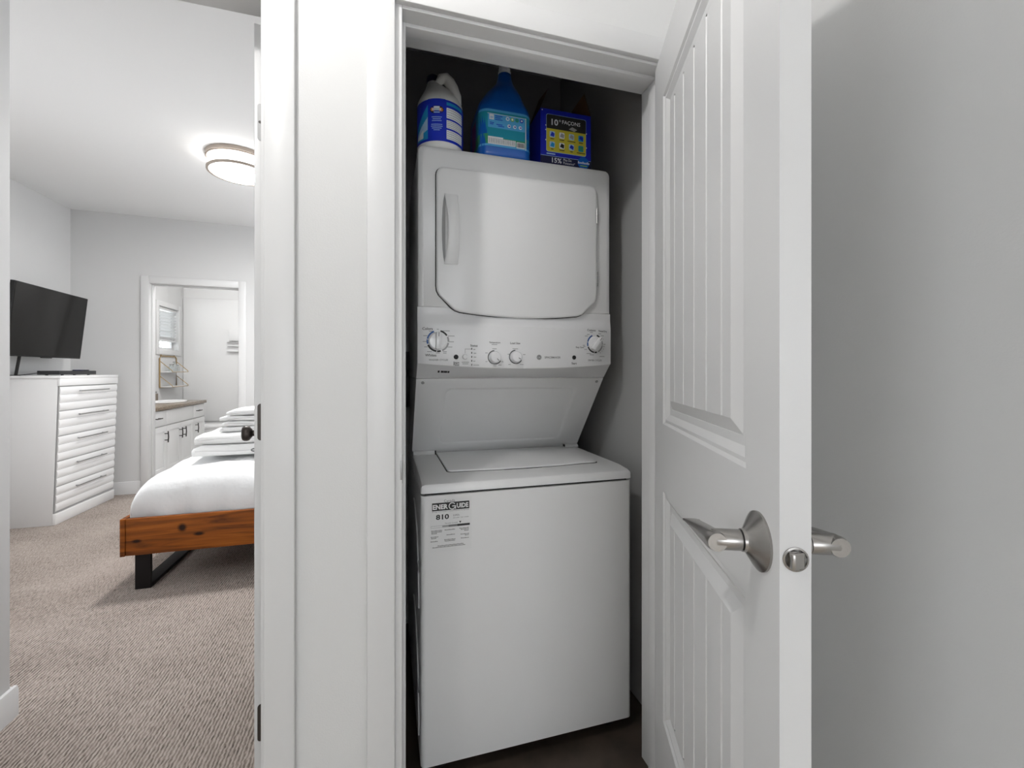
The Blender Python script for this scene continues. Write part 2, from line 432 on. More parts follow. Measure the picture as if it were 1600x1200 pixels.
# far wall with bathroom doorway
sL, sR = back_s(234.6), back_s(372.5)
ZT = 2.045
wb_root_xf = lambda p: (B0.x + p[0] * math.cos(BA) - p[1] * math.sin(BA), B0.y + p[0] * math.sin(BA) + p[1] * math.cos(BA), p[2])
bw = MB().box(0.0, sL - 0.018, 0, 0.12, 0, H).box(sR + 0.018, 3.75, 0, 0.12, 0, H).box(sL - 0.018, sR + 0.018, 0, 0.12, ZT + 0.018, H).xf(wb_root_xf)
struct(bw, 'wall_back', 'wall_paint', 'grey bedroom wall around the bathroom doorway')
cw = 0.072
tr = MB().box(sL - cw, sL - 0.004, -0.016, 0, 0, ZT + cw).box(sR + 0.004, sR + cw, -0.016, 0, 0, ZT + cw).box(sL - 0.004, sR + 0.004, -0.016, 0, ZT + 0.004, ZT + cw)
tr.box(sL - 0.018, sL, -0.002, 0.122, 0, ZT).box(sR, sR + 0.018, -0.002, 0.122, 0, ZT).box(sL - 0.018, sR + 0.018, -0.002, 0.122, ZT, ZT + 0.018)
tr.box(sL, sL + 0.011, 0.03, 0.07, 0, ZT).box(sL, sR, 0.03, 0.07, ZT - 0.011, ZT).xf(wb_root_xf)
struct(tr, 'trim_1', 'trim_paint', 'white casing and jamb of the bathroom doorway', bevel=0.003)
bbk = MB().prism([(-a, z) for a, z in [(0, 0), (0.013, 0), (0.013, 0.108), (0.009, 0.118), (0, 0.12)]], 'x', 0.0, sL - cw)
bbk.prism([(-a, z) for a, z in [(0, 0), (0.013, 0), (0.013, 0.108), (0.009, 0.118), (0, 0.12)]], 'x', sR + cw, 3.7).xf(wb_root_xf)
struct(bbk, 'baseboard_back', 'trim_paint', 'white baseboard along the wall beside the dresser')
struct(MB().prism([(XL + a, z) for a, z in prof], 'y', 1.92, 4.19), 'baseboard_left', 'trim_paint', 'white baseboard along the television wall')

# bathroom shell
struct(MB().box(XL, -0.9, 7.42, 7.55, 0, H), 'wall_bathroom_back', 'bath_paint', 'bright white wall at the end of the bathroom', cat='wall')
struct(MB().box(-1.0, -0.9, 5.30, 7.42, 0, H), 'wall_bathroom_right', 'bath_paint', 'white bathroom wall behind the open bathroom door', cat='wall')

# closet opening trim
JL, JR = 0.038, 0.757
t2 = MB()
t2.box(-0.0405, 0.0215, YW - 0.016, YW, 0, HEAD + 0.07)
t2.box(0.7735, 0.8355, YW - 0.016, YW, 0, HEAD + 0.07)
t2.box(0.0215, 0.7735, YW - 0.016, YW, HEAD + 0.0075, HEAD + 0.07)
struct(t2, 'trim_2', 'trim_paint', 'flat white casing around the laundry closet opening', bevel=0.003)
t3 = MB()
t3.box(0.02, JL, YW - 0.002, YB + 0.002, 0, HEAD + 0.018)
t3.box(JR, 0.775, YW - 0.002, YB + 0.002, 0, HEAD + 0.018)
t3.box(JL, JR, YW - 0.002, YB + 0.002, HEAD, HEAD + 0.018)
struct(t3, 'trim_3', 'trim_paint', 'white jamb lining the laundry closet opening', bevel=0.0015)
t4 = MB()
t4.box(JL, JL + 0.010, YW + 0.038, YW + 0.072, 0, HEAD)
t4.box(JR - 0.010, JR, YW + 0.038, YW + 0.072, 0, HEAD)
t4.box(JL + 0.010, JR - 0.010, YW + 0.038, YW + 0.072, HEAD - 0.010, HEAD)
struct(t4, 'trim_4', 'trim_paint', 'thin white door stop inside the laundry closet jamb', bevel=0.002)
# strike plate of the closet jamb
sp = MB().box(JL - 0.001, JL + 0.0015, YW + 0.002, YW + 0.03, 0.925, 0.99)
sp.prism(arc(0, 0, 0.012, 0, 90, 4) + [(0, 0)], 'z', 0.935, 0.98).xf(lambda p: p if p[0] > 0.02 and p[1] > 1 else (JL - p[0] * 0.35, YW - 0.004 + p[1] * 0.5, p[2]))
tag(sp.build('strike_plate', 'hinge_grey', None, bevel=0.0006), 'small metal strike plate on the closet door jamb', 'strike plate')
# bedroom opening trim
t5 = MB()
t5.box(-0.2495, -0.189, YW - 0.016, YW, 0, HEAD + 0.07)
t5.box(-1.0885, -1.028, YW - 0.016, YW, 0, HEAD + 0.07)
t5.box(-1.028, -0.2495, YW - 0.016, YW, HEAD + 0.0075, HEAD + 0.07)
struct(t5, 'trim_5', 'trim_paint', 'flat white casing around the bedroom doorway', bevel=0.003)
t6 = MB()
t6.box(-0.2576, -0.24, YW - 0.002, YB + 0.002, 0, HEAD + 0.018)
t6.box(-1.04, -1.022, YW - 0.002, YB + 0.002, 0, HEAD + 0.018)
t6.box(-1.022, -0.2576, YW - 0.002, YB + 0.002, HEAD, HEAD + 0.018)
struct(t6, 'trim_6', 'trim_paint', 'white jamb lining the bedroom doorway', bevel=0.0015)

# ------------------------------------------------------------------ closet door (door_1)
DB = R(23.1)
DW, DT = 0.711, 0.035
d1 = empty('door_1', (0.727, 1.06, 0.0), math.atan2(-math.cos(DB), -math.sin(DB)))
tag(d1, 'open white panelled plank door of the laundry closet with lever handle', 'door', kind='structure')
SX0, SX1 = 0.0975, 0.6145
PAN = [(1.053, 1.90), (0.285, 0.879)]
core = MB().box(0, DW, 0.0135, DT - 0.0135, 0.012, 2.03)
for side in (0, 1):
    y0, y1 = (0.0, 0.0135) if side == 0 else (DT - 0.0135, DT)
    core.box(0, SX0, y0, y1, 0.012, 2.03).box(SX1, DW, y0, y1, 0.012, 2.03)
    for z0, z1 in ((0.012, 0.285), (0.879, 1.053), (1.90, 2.03)): core.box(SX0, SX1, y0, y1, z0, z1)
core.build('door_slab', 'door_paint', d1)
RING = [(0, 0), (0.006, 0.0046), (0.013, 0.0040), (0.026, 0.0118), (0.040, 0.0122), (0.0406, 0.0134), (0.064, 0.0028)]
for side in (0, 1):
    for z0, z1 in PAN:
        rm = MB(); rings = []
        for t, d in RING:
            y = d if side == 0 else DT - d
            rings.append([(SX0 + t, y, z0 + t), (SX1 - t, y, z0 + t), (SX1 - t, y, z1 - t), (SX0 + t, y, z1 - t)])
        rm.loft(rings, caps=False)
        rm.build('panel_moulding', 'door_paint', d1, ang=20)
        cuts = [SX0 + 0.064, 0.205, 0.281, 0.358, 0.434, 0.511, SX1 - 0.064]
        for k in range(6):
            a, b = cuts[k], cuts[k + 1]; g = 0.0040
            pr = [(a + (g if k else 0), 0.0028), (b - (g if k < 5 else 0), 0.0028), (b, 0.0074 if k < 5 else 0.0028), (b, 0.0135), (a, 0.0135), (a, 0.0074 if k else 0.0028)]
            if side: pr = [(p, DT - q) for p, q in pr]
            pm = MB().prism(pr, 'z', z0 + 0.064, z1 - 0.064)
            pm.build('plank', 'door_paint', d1, ang=20)
# latch on the door edge
HZ, HS = 0.968, 0.657
lt = MB().lathe([(0.0001, 0), (0.0145, 0), (0.0145, 0.0015), (0.0125, 0.0022), (0.0125, -0.001), (0.0001, -0.001)], (DW, DT / 2, HZ), 24, 'x', caps=False)
lo = lt.build('latch_plate', 'nickel', d1)
lb = MB().prism([(-0.009, 0), (0.009, 0), (0.009, 0.004), (-0.004, 0.011), (-0.009, 0.011)], 'z', -0.0095, 0.0095)
lb.xf(lambda p: (DW + p[1], DT / 2 + p[0], HZ + p[2])).build('latch_bolt', 'nickel', lo, bevel=0.002)
lever_mb = {}
for side in (0, 1):
    sg = -1 if side == 0 else 1
    y0 = 0.0 if side == 0 else DT
    hd = MB().lathe([(0.038, 0), (0.038, 0.003), (0.034, 0.006), (0.026, 0.011), (0.0175, 0.0165), (0.015, 0.019), (0.0145, 0.0225)], (0, 0, 0), 32, 'y')
    hd.xf(lambda p: (HS + p[0], y0 + sg * p[1], HZ + p[2]))
    ro = hd.build('lever_handle', 'nickel', d1)
    tag(ro, 'brushed nickel lever handle')
    gp = MB().lathe([(0.0125, 0.0222), (0.0125, 0.0245)], (0, 0, 0), 24, 'y').xf(lambda p: (HS + p[0], y0 + sg * p[1], HZ + p[2]))
    gp.build('collar_gap', 'gap_black', ro)
    sh = MB().lathe([(0.0132, 0.0242), (0.0135, 0.0255), (0.0135, 0.056), (0.0125, 0.0585)], (0, 0, 0), 24, 'y').xf(lambda p: (HS + p[0], y0 + sg * p[1], HZ + p[2]))
    sh.build('shaft', 'nickel', ro)
    lv = MB(); rings = []
    NL = 16
    for i in range(NL + 1):
        t = i / NL; xx = 0.0130 - 0.120 * t           # runs towards the hinge, wedge-cut from below
        top = 0.0138 - 0.0225 * t ** 1.15; bot = -0.0138 + 0.0035 * t
        hw = 0.0138 - 0.001 * t; yc = 0.0560
        if i == 0: top, bot, hw = top * 0.86, bot * 0.86, hw * 0.86
        ring = []
        for k in range(20):
            a = 2 * math.pi * k / 20; ca, sa = math.cos(a), math.sin(a)
            exy = 1.0 - 0.45 * t
            zz = (top + bot) / 2 + (top - bot) / 2 * math.copysign(abs(sa) ** exy, sa)
            zz -= 0.004 * t * (1 - abs(sa)) * (1 if sa > 0 else 0)
            ring.append((HS + xx, y0 + sg * (yc + hw * math.copysign(abs(ca) ** exy, ca)), HZ + zz))
        rings.append(ring)
    lv.loft(rings); lv.build('lever', 'nickel', ro)
# hinges of the closet door
for z in (0.32, 1.05, 1.79):
    MB().lathe([(0.006, -0.045), (0.006, 0.045)], (0.004, DT + 0.006, z), 12, 'z').build('hinge', 'hinge_grey', d1, bevel=0.001)

# ------------------------------------------------------------------ bedroom door (door_2)
d2 = empty('door_2', (-0.3035, 1.182, 0), R(90 + 12.6))
tag(d2, 'white bedroom door swung open into the bedroom, seen edge on', 'door', kind='structure')
# local x along the door, local y to the left (bedroom-facing side seen from the doorway)
MB().box(0, 0.76, -0.035, 0.0, 0.012, 2.03).build('door_slab', 'door_paint', d2, bevel=0.0015)
for z in (1.793, 1.066, 0.337):
    hg = MB().prism(rrect(-0.028, -0.0065, z - 0.0445, z + 0.0445, [0.0, 0.0, 0.006, 0.006]), 'x', -0.0016, 0.0004)
    hm = MB().prism([(p, q) for p, q in rrect(-0.034, -0.0065, z - 0.0445, z + 0.0445, [0.001, 0.007, 0.007, 0.001])], 'x', -0.0016, 0.0004)
    ho = hm.build('hinge', 'bronze' if z < 1.5 else 'hinge_grey', d2)
    for dz in (-0.028, 0.0, 0.028):
        MB().lathe([(0.0001, -0.0022), (0.0032, -0.0022), (0.0036, -0.0014)], (0, -0.018 + (0.006 if dz == 0 else -0.004), z + dz), 10, 'x').build('screw', 'pull_dark', ho)
for sg, y0 in ((1, 0.0), (-1, -0.035)):
    kn = MB().lathe([(0.033, 0), (0.033, 0.004), (0.026, 0.009), (0.0125, 0.012), (0.0115, 0.026), (0.018, 0.031), (0.026, 0.037), (0.0285, 0.045), (0.028, 0.054), (0.023, 0.061), (0.012, 0.064)], (0, 0, 0), 28, 'y')
    kn.xf(lambda p: (0.695 + p[0], y0 + sg * p[1], 0.955 + p[2]))
    tag(kn.build('door_knob', 'bronze', d2), 'dark bronze round door knob')

# ================================================================== HALL CEILING LIGHT
hl = empty('hall_pendant_light', (-0.42, 0.47, H))
tag(hl, 'small pendant bulb hanging from the hallway ceiling', 'pendant light')
MB().lathe([(0.075, 0), (0.075, -0.018), (0.065, -0.025)], n=32).build('ceiling_plate', 'champagne', hl)
MB().lathe([(0.010, -0.024), (0.010, -0.275)], n=16).build('stem', 'champagne', hl)
MB().lathe([(0.014, -0.270), (0.030, -0.282), (0.030, -0.296)], n=24).build('socket', 'champagne', hl)
MB().lathe([(0.018, -0.296), (0.030, -0.315), (0.0335, -0.335), (0.029, -0.356), (0.016, -0.367), (0.001, -0.370)], n=24).build('bulb', 'hall_glow', hl)

# ================================================================== STACKED WASHER DRYER
MX, MY, MW = 0.098, 1.270, 0.683
sw = empty('stacked_washer_dryer', (MX, MY, 0.0))
tag(sw, 'white stacked laundry unit, dryer above top-loading washer, in the closet', 'washer dryer')
zo = 0.0
def mloc(p): return Vector((p.x - MX, p.y - MY, p.z + zo))
# washer cabinet
wbp = rrect(0, MW, 0, 0.70, [0.014, 0.014, 0.004, 0.004])
MB().prism(wbp, 'z', 0.048, 0.829).build('washer_cabinet', 'enamel_matte', sw, bevel=0.0)
MB().box(0.012, MW - 0.012, 0.012, 0.68, 0.829, 0.836).build('cabinet_gap', 'gap_black', sw)
for fx in (0.06, MW - 0.06):
    for fy in (0.06, 0.62):
        MB().lathe([(0.022, 0.0042), (0.022, 0.012), (0.01, 0.014), (0.01, 0.05)], (fx, fy, 0), 12).build('foot', 'leg_black', sw)
# embossed lines on the washer's side
for (ya, za, yb, zb) in ((0.06, 0.10, 0.30, 0.40), (0.06, 0.48, 0.30, 0.74)):
    pts = [(-0.001, ya + (yb - ya) * (i / 12) ** 2, za + (zb - za) * math.sin(i / 12 * 1.57)) for i in range(13)]
    MB().tube(pts, 0.0028, 6).build('side_emboss', 'enamel_matte', sw)
# washer top with sloped front edge
tp = [(0.0, 0.836), (0.0, 0.855), (0.004, 0.861), (0.02, 0.866), (0.075, 0.871), (0.42, 0.871), (0.70, 0.871), (0.70, 0.836)]
tm = MB(); rings = []
for x, ins in ((0.0, 0.010), (0.003, 0.004), (0.012, 0.0), (MW - 0.012, 0.0), (MW - 0.003, 0.004), (MW, 0.010)):
    rings.append([(x, max(y, ins * 0.6 if y < 0.1 else y), z - (ins if z > 0.85 else 0)) for y, z in tp])
tm.loft(rings).build('washer_top', 'enamel', sw, ang=30)
# lid
LX0, LX1, LY0, LY1 = 0.09, 0.612, 0.098, 0.412
def lid_outline(g):
    o = [(LX0 - g, LY1 + g)]
    n = 24
    pts = rrect(LX0 - g, LX1 + g, LY0 - g, LY1 + g, [0.018, 0.018, 0.002, 0.002], 4)
    out = []
    for (x, y) in pts: out.append((x, y))
    fr = []
    for i in range(1, n):
        x = LX0 + 0.02 + (LX1 - LX0 - 0.04) * i / n
        t = (x - (LX0 + LX1) / 2) / 0.17
        fr.append((x, LY0 - g - 0.012 * math.exp(-t ** 4) * (1 if abs(t) < 2 else 0)))
    return out[:5] + fr + out[5:]
MB().prism(lid_outline(0.0022), 'z', 0.8705, 0.8716).build('lid_gap', 'gap_black', sw)
lm = MB().prism(lid_outline(0.0), 'z', 0.8712, 0.8775)
lid = lm.build('washer_lid', 'enamel', sw, bevel=0.0022)
MB().prism([(0.27, 0.0825), (0.33, 0.0812), (0.40, 0.0825), (0.40, 0.084), (0.33, 0.0835), (0.27, 0.084)], 'z', 0.870, 0.8722).build('finger_slot', 'gap_black', lid)
for hx in (LX0 - 0.006, LX1 + 0.003):
    MB().box(hx, hx + 0.004, LY1 - 0.008, LY1 + 0.008, 0.871, 0.884).build('lid_hinge', 'gap_black', lid)
# rear ledge between lid and sloped panel
for la, lb2 in ((0.004, LX0 - 0.004), (LX1 + 0.004, MW - 0.004)):
    MB().prism([(0.405, 0.871), (0.405, 0.876), (0.415, 0.884), (0.46, 0.884), (0.46, 0.871)], 'x', la, lb2).build('rear_ledge', 'enamel', sw, bevel=0.001)
# tower frame and sloped panel
PT, PB_ = (0.195, 1.163), (0.425, 0.884)
MB().prism([(PT[0] + 0.012, PT[1]), (PB_[0] + 0.012, PB_[1] - 0.012), (0.69, 0.872), (0.69, 1.163)], 'x', 0.004, MW - 0.004).build('tower_frame', 'enamel_matte', sw)
sl = Vector((PB_[0] - PT[0], PB_[1] - PT[1])); SL = sl.length; sl.normalize(); sn = Vector((sl.y, -sl.x))
def slope(x, t, o=0.0):          # t down the slope, o outwards
    return (x, PT[0] + sl.x * t + sn.x * o, PT[1] + sl.y * t + sn.y * o)
pm = MB()
rg = []
for (ix, it0, it1, o) in ((0.0, 0.0, 0.0, -0.012), (0.0, 0.0, 0.0, 0.0), (0.088, 0.038, 0.030, 0.0), (0.096, 0.046, 0.037, -0.001), (0.104, 0.054, 0.046, -0.0065)):
    x0, x1, t0, t1 = ix, MW - ix, it0, SL - it1
    q = rrect(x0, x1, t0, t1, 0.0005 if ix < 0.05 else 0.022, 4)
    rg.append([slope(a, b, o) for a, b in q])
pm.loft(rg); sp_ = pm.build('sloped_panel', 'enamel_matte', sw, ang=25)
for x in (0.022, MW - 0.022):
    a = MB().lathe([(0.0055, 0), (0.0055, 0.002), (0.003, 0.003), (0.001, 0.0015)], n=14)
    a.xf(lambda p: Vector(slope(x, 0.016, 0)) + Vector((p[0], p[1] * sl.x + p[2] * sn.x, p[1] * sl.y + p[2] * sn.y)))
    a.build('screw', 'hinge_grey', sp_)
# dryer cabinet
MB().prism(rrect(0.003, MW - 0.003, 0.212, 0.69, 0.004, 2), 'z', 1.165, 1.396).prism(rrect(0.003, MW - 0.003, 0.17, 0.69, 0.004, 2), 'z', 1.3965, 1.908).build('dryer_cabinet', 'enamel_matte', sw)
fp = MB(); rings = []
for y, ins, rad in ((0.175, 0.0, 0.02), (0.152, 0.0, 0.02), (0.144, 0.003, 0.02), (0.1395, 0.010, 0.022), (0.138, 0.018, 0.024)):
    rings.append([(a, y, b) for a, b in rrect(ins, MW - ins, 1.3955, 1.913 - ins, [0.001, 0.001, rad, rad], 4)])
fp.loft(rings).build('dryer_front_panel', 'enamel', sw, ang=30)
# dryer door
def bow(x):
    t = (x - MW / 2) / (MW / 2); return 1 - t * t
def door_outline(g):
    o = arc(0.058 - g + 0.026, 1.842 + g - 0.026, 0.026, 180, 90, 6)
    o += arc(0.621 + g - 0.026, 1.842 + g - 0.026, 0.026, 90, 0, 6)
    o += [(0.621 + g, 1.462), (0.619 + g, 1.446), (0.612 + g, 1.432)]
    o += [(0.573 + g * .7, 1.394 - g), (0.563, 1.386 - g), (0.548, 1.381 - g)]
    for i in range(1, 10):
        x = 0.548 - (0.548 - 0.132) * i / 10; t = (x - 0.34) / 0.208
        o.append((x, 1.381 - 0.013 * (1 - t * t) - g))
    o += [(0.132, 1.381 - g), (0.117, 1.386 - g), (0.107 - g * .7, 1.394 - g)]
    o += [(0.067 - g, 1.432), (0.060 - g, 1.446), (0.058 - g, 1.462)]
    return o
MB().prism(door_outline(0.0026), 'y', 0.1365, 0.1395).build('door_gap', 'gap_black', sw)
dd = MB().loft([[(a, 0.1372, b) for a, b in door_outline(0)], [(a, 0.126, b) for a, b in door_outline(0)], [(a, 0.1235, b) for a, b in door_outline(-0.002)], [(a, 0.1222, b) for a, b in door_outline(-0.007)]])
ddo = dd.build('dryer_door', 'enamel', sw, ang=40)
# bowed pull handle; flat grey plate painted as its recess shade
hm = MB(); n = 16; rings = []
for i in range(n + 1):
    t = i / n; z = 1.531 + 0.224 * t; b = math.sin(math.pi * t)
    yo = 0.122 - 0.004 - 0.026 * b
    xl = 0.082 + 0.010 * b; xr = 0.1265 + 0.002 * b
    rings.append([(xl, yo + 0.003, z), (xl + 0.004, yo, z), (xr - 0.004, yo + 0.002, z), (xr, yo + 0.005, z), (xr - 0.003, min(yo + 0.012, 0.1215), z), (xl + 0.003, min(yo + 0.011, 0.1215), z)])
hm.loft(rings).build('door_handle', 'enamel', ddo, ang=50)
MB().prism(arc(0.084, 1.643, 0.112, 90, 270, 10), 'y', 0.1212, 0.1221).xf(lambda p: (0.086 + (p[0] - 0.084) * 0.10, p[1], p[2])).build('handle_recess_shade', 'side_grey', ddo)
for z0 in (1.49, 1.713):
    hh = MB()
    for k in range(4): hh.lathe([(0.0042, z0 + k * 0.013), (0.0042, z0 + k * 0.013 + 0.0118)], (0.6225, 0.1275, 0), 10)
    hh.build('hinge', 'steel', ddo)
# control console (bowed)
def zb(x): return 1.211 - 0.016 * bow(x)
def face_y(x, z):
    b = 0.030 * bow(x); t = min(1.0, max(0.0, (1.374 - z) / 0.040)); t = t * t * (3 - 2 * t)
    return 0.1385 - b * t - 0.004 * t
cm = MB(); rows = []
NXC = 32
def xs_(i): return MW * i / NXC
def edge_soft(x): return 0.004 * (1 - min(1, min(x, MW - x) / 0.022)) ** 2
for zt in (1.3945, 1.380, 1.374, 1.368, 1.360, 1.352, 1.344, 1.336, 1.330, 1.30, 1.26):
    rows.append([(xs_(i), face_y(xs_(i), zt) + edge_soft(xs_(i)), zt) for i in range(NXC + 1)])
rows.append([(xs_(i), face_y(xs_(i), 1.26) + edge_soft(xs_(i)), zb(xs_(i)) + 0.008) for i in range(NXC + 1)])
rows.append([(xs_(i), face_y(xs_(i), 1.26) + edge_soft(xs_(i)) + 0.002, zb(xs_(i)) + 0.003) for i in range(NXC + 1)])
rows.append([(xs_(i), face_y(xs_(i), 1.26) + edge_soft(xs_(i)) + 0.007, zb(xs_(i))) for i in range(NXC + 1)])
rows.append([(xs_(i), 0.192, 1.166) for i in range(NXC + 1)])
rows.append([(xs_(i), 0.215, 1.166) for i in range(NXC + 1)])
rows.append([(xs_(i), 0.215, 1.3945) for i in range(NXC + 1)])
allr = [[r[i] for r in rows] for i in range(NXC + 1)]
cm.loft(allr)
cons = cm.build('control_console', 'console_plastic', sw, ang=28)
def ctl(u, v):
    p = onY(u, v, MY + 0.108)
    for _ in range(4):
        l = mloc(p); p = onY(u, v, MY + face_y(l.x, l.z))
    l = mloc(p); return l.x, l.z
PXM = 1.42 / FPX
pr = Print(lambda a, b, l: (a, face_y(a, b) - 0.0003 - l, b), 0.0003)
TX = [('Colors', 668, 513.5, 3.6), ('Whites', 673, 555, 3.6), ('WASHER CYCLES', 685, 562.3, 2.4), ('Start', 713, 566.7, 3.0), ('Pause', 713, 569.8, 2.4),
      ('Status', 740.5, 540, 3.0), ('Temperature', 773, 535.5, 2.8), ('Load Size', 805, 536.2, 2.8), ('SPACEMAKER', 863.5, 558.5, 2.8), ('Start', 897, 567.7, 3.0),
      ('Cottons', 924, 516, 3.0), ('Timed Dry', 941.5, 518, 3.0), ('Easy Care', 906, 543, 3.0), ('DRYER CYCLES', 929.5, 563, 2.4)]
for t, u, v, h in TX:
    a, b = ctl(u, v); k = PXM * (1.0 if u < 860 else 1.08)
    pr.text(t, a, b, h * k * 1.12, 'ink_grey' if t.isupper() else 'ink_black', 1, bold=0.012)
for (u, v, wd) in ((673, 517.5, 5), (664.5, 524.5, 6), (663.5, 533.5, 6), (665.5, 542, 5), (671, 549.5, 7), (684, 551.5, 6), (695, 549.5, 6), (695, 551.8, 5), (703, 542.2, 7), (705, 534, 8), (705, 525, 10), (697, 517, 11), (684, 514.5, 3),
                   (727, 566, 11), (727, 568.5, 9), (741, 546, 3), (742, 552, 4), (742, 558, 4), (741, 564.3, 3), (744, 570.5, 9), (772.5, 538.3, 9), (772.5, 545, 7), (760, 551.5, 4), (760, 565, 3), (785, 565.2, 3), (773, 571.5, 5), (781, 570.5, 5),
                   (805, 545, 9), (819, 554, 4), (795, 553.5, 4), (815, 569.5, 6), (796, 569.5, 4),
                   (924, 519.5, 6), (919, 522.7, 5), (916, 525, 6), (912, 539.5, 4), (913, 541.3, 4), (915, 546, 5), (920, 552.5, 9), (924.5, 554.5, 8), (937, 521.6, 6), (941, 524.8, 6), (942.5, 530, 1.2), (944.5, 538, 4), (943.5, 541.5, 2), (942.5, 545.5, 1.5), (940.5, 548.5, 1.5), (938, 551.2, 1.8), (940.5, 557, 10)):
    a, b = ctl(u, v); hw = wd * PXM / 2
    pr.rect(a - hw, a + hw, b - 0.0011, b + 0.0011, 'ink_midgrey', 1)
# selector line to the status column
for (u0, v0, u1, v1) in ((726.4, 552, 727, 545), (726.4, 545.6, 736, 545)):
    a, b = ctl(u0, v0); c, d = ctl(u1, v1)
    pr.rect(min(a, c), max(a, c) , min(b, d), max(b, d), 'ink_midgrey', 1)
for v in (545, 551.3, 557.6, 563.8, 570):
    a, b = ctl(737, v); pr.rect(a - 0.0017, a + 0.0017, b - 0.003, b + 0.003, 'ink_grey', 1)
# monogram badge
a, b = ctl(842.3, 558.3)
pr.disc(a, b, 0.0086, 'ink_grey', 1); pr.ring(a, b, 0.0068, 0.0074, 'paper_white', 2); pr.text('GE', a, b, 0.0066, 'paper_white', 2, w=0.0098)
pr.build('console_lettering', cons)
# rating sticker under the console
ur = Print(lambda a, b, l: Vector((a, 0.1385 - 0.034 * bow(a) + 0.007 + (0.192 - 0.1385 + 0.034 * bow(a) - 0.007) * b - l * 2, zb(a) - (zb(a) - 1.166) * b - l * 2)), 0.0003)
for k, wd in enumerate((0.006, 0.009, 0.011, 0.006)):
    x0 = 0.066 + [0, 0.010, 0.0195, 0.0315][k]; ur.rect(x0, x0 + wd, 0.35, 0.52, 'ink_black', 1)
ur.build('rating_mark', cons)
def knob(u, v, rr, kind, rot=0.0):
    x, z = ctl(u, v); y = face_y(x, z)
    nm = 'timer_knob' if kind == 'big' else 'selector_knob'
    sk = MB().lathe([(rr, 0.0), (rr * 0.97, -0.006), (rr * 0.86, -0.009), (rr * 0.3, -0.0105)] if kind == 'big' else
                    [(rr, 0.0), (rr * 0.98, -0.010), (rr * 0.90, -0.018), (rr * 0.78, -0.021), (rr * 0.3, -0.0215)], (x, y + 0.004, z), 32, 'y')
    ko = sk.build(nm, 'knob_white', cons)
    if kind == 'big':
        g = MB().prism(rrect(-rr * 0.26, rr * 0.26, -rr * 0.93, rr * 0.93, rr * 0.14, 3), 'y', -0.024, -0.003)
        g.xf(lambda p: (x + p[0] * math.cos(rot) - p[2] * math.sin(rot), y + p[1], z + p[0] * math.sin(rot) + p[2] * math.cos(rot)))
        g.build('grip', 'knob_white', ko, bevel=0.002)
        MB().box(-0.0008, 0.0008, -0.0246, -0.0238, rr * 0.45, rr * 0.9).xf(lambda p: (x + p[0] * math.cos(rot) - p[2] * math.sin(rot), y + p[1], z + p[0] * math.sin(rot) + p[2] * math.cos(rot))).build('pointer', 'ink_black', ko)
    else:
        MB().lathe([(rr * 1.04, 0), (rr * 1.04, -0.0035)], (x, y + 0.003, z), 32, 'y').build('knob_collar', 'knob_chrome', ko)
        MB().box(-0.0008, 0.0008, -0.0188, -0.0178, rr * 0.3, rr * 0.72).xf(lambda p: (x + p[0] * math.cos(rot) - p[2] * math.sin(rot), y + p[1], z + p[0] * math.sin(rot) + p[2] * math.cos(rot))).build('pointer', 'ink_black', ko)
    q = Print(lambda a, b, l: (a, face_y(a, b) - 0.0003 - l, b), 0.0003)
    if kind == 'big':
        for (a0, a1, mm_) in ((112, 168, 'ink_blue'), (172, 196, 'ink_blue'), (202, 262, 'ink_black'), (266, 286, 'ink_black'), (294, 350, 'ink_midgrey'), (356, 384, 'ink_midgrey'), (392, 436, 'ink_black')):
            q.ring(x, z, rr * 1.02, rr * 1.20, mm_, 1, a0, a1, 8)
    else:
        q.ring(x, z, rr * 1.06, rr * 1.2, 'ink_black', 1, 95, 330, 20)
    q.build('dial_ring', ko)
knob(684.2, 532.8, 0.0295, 'big', R(-2))
knob(929.6, 537.2, 0.0275, 'big', R(-38))
knob(773.2, 558.3, 0.0195, 'small', R(-140))
knob(806, 557.6, 0.0195, 'small', R(-125))
for (u, v, r_, m_) in ((712.6, 557.8, 0.0076, 'gap_black'), (726.6, 557.6, 0.0076, 'console_plastic'), (896.9, 558.6, 0.0072, 'gap_black')):
    x, z = ctl(u, v); y = face_y(x, z)
    bo = MB().lathe([(r_, 0.002), (r_, -0.0015), (r_ * 0.85, -0.0026), (r_ * 0.3, -0.0028)], (x, y, z), 20, 'y').build('button', m_, cons)
    if m_ != 'gap_black': MB().lathe([(r_ * 1.12, 0.001), (r_ * 1.12, -0.0006), (r_, -0.0006)], (x, y, z), 20, 'y').build('button_ring', 'ink_midgrey', bo)
# energy sticker
e0, e1 = mloc(onY(671.0, 783, MY)), mloc(onY(736.5, 862, MY))
EX0, EX1 = e0.x, e1.x
EZ1, EZ0 = e0.z + 0.004, e0.z - 0.149
EWd, EHt = EX1 - EX0, EZ1 - EZ0
en = Print(lambda a, b, l: (EX0 + a * EWd, -0.0002 - l, EZ0 + b * EHt), 0.00025)
en.rect(0, 1, 0, 1, 'paper_white', 1)
en.text('Canada', 0.47, 0.955, 0.0065, 'ink_grey', 2, w=0.034 / EWd)
en.mb.v = en.mb.v
def et(txt, a, b, h, wd, m='ink_black', lay=2, bold=0.0): 
    vs, fs, tw, th = text_mesh(txt, bold)
    en.mb.add([en.fn(a + x / tw * wd, b + y / th * h, lay * en.lift) for x, y in vs], fs, en.mi(m))
en.mb.v = en.mb.v[:4]; en.mb.f = en.mb.f[:1]; en.mb.m = en.mb.m[:1]
et('Canada', 0.47, 0.955, 0.05, 0.26, 'ink_grey')
en.rect(0.06, 0.95, 0.775, 0.925, 'ink_black', 2)
et('ENER', 0.255, 0.848, 0.094, 0.36, 'paper_white', 3, 0.04)
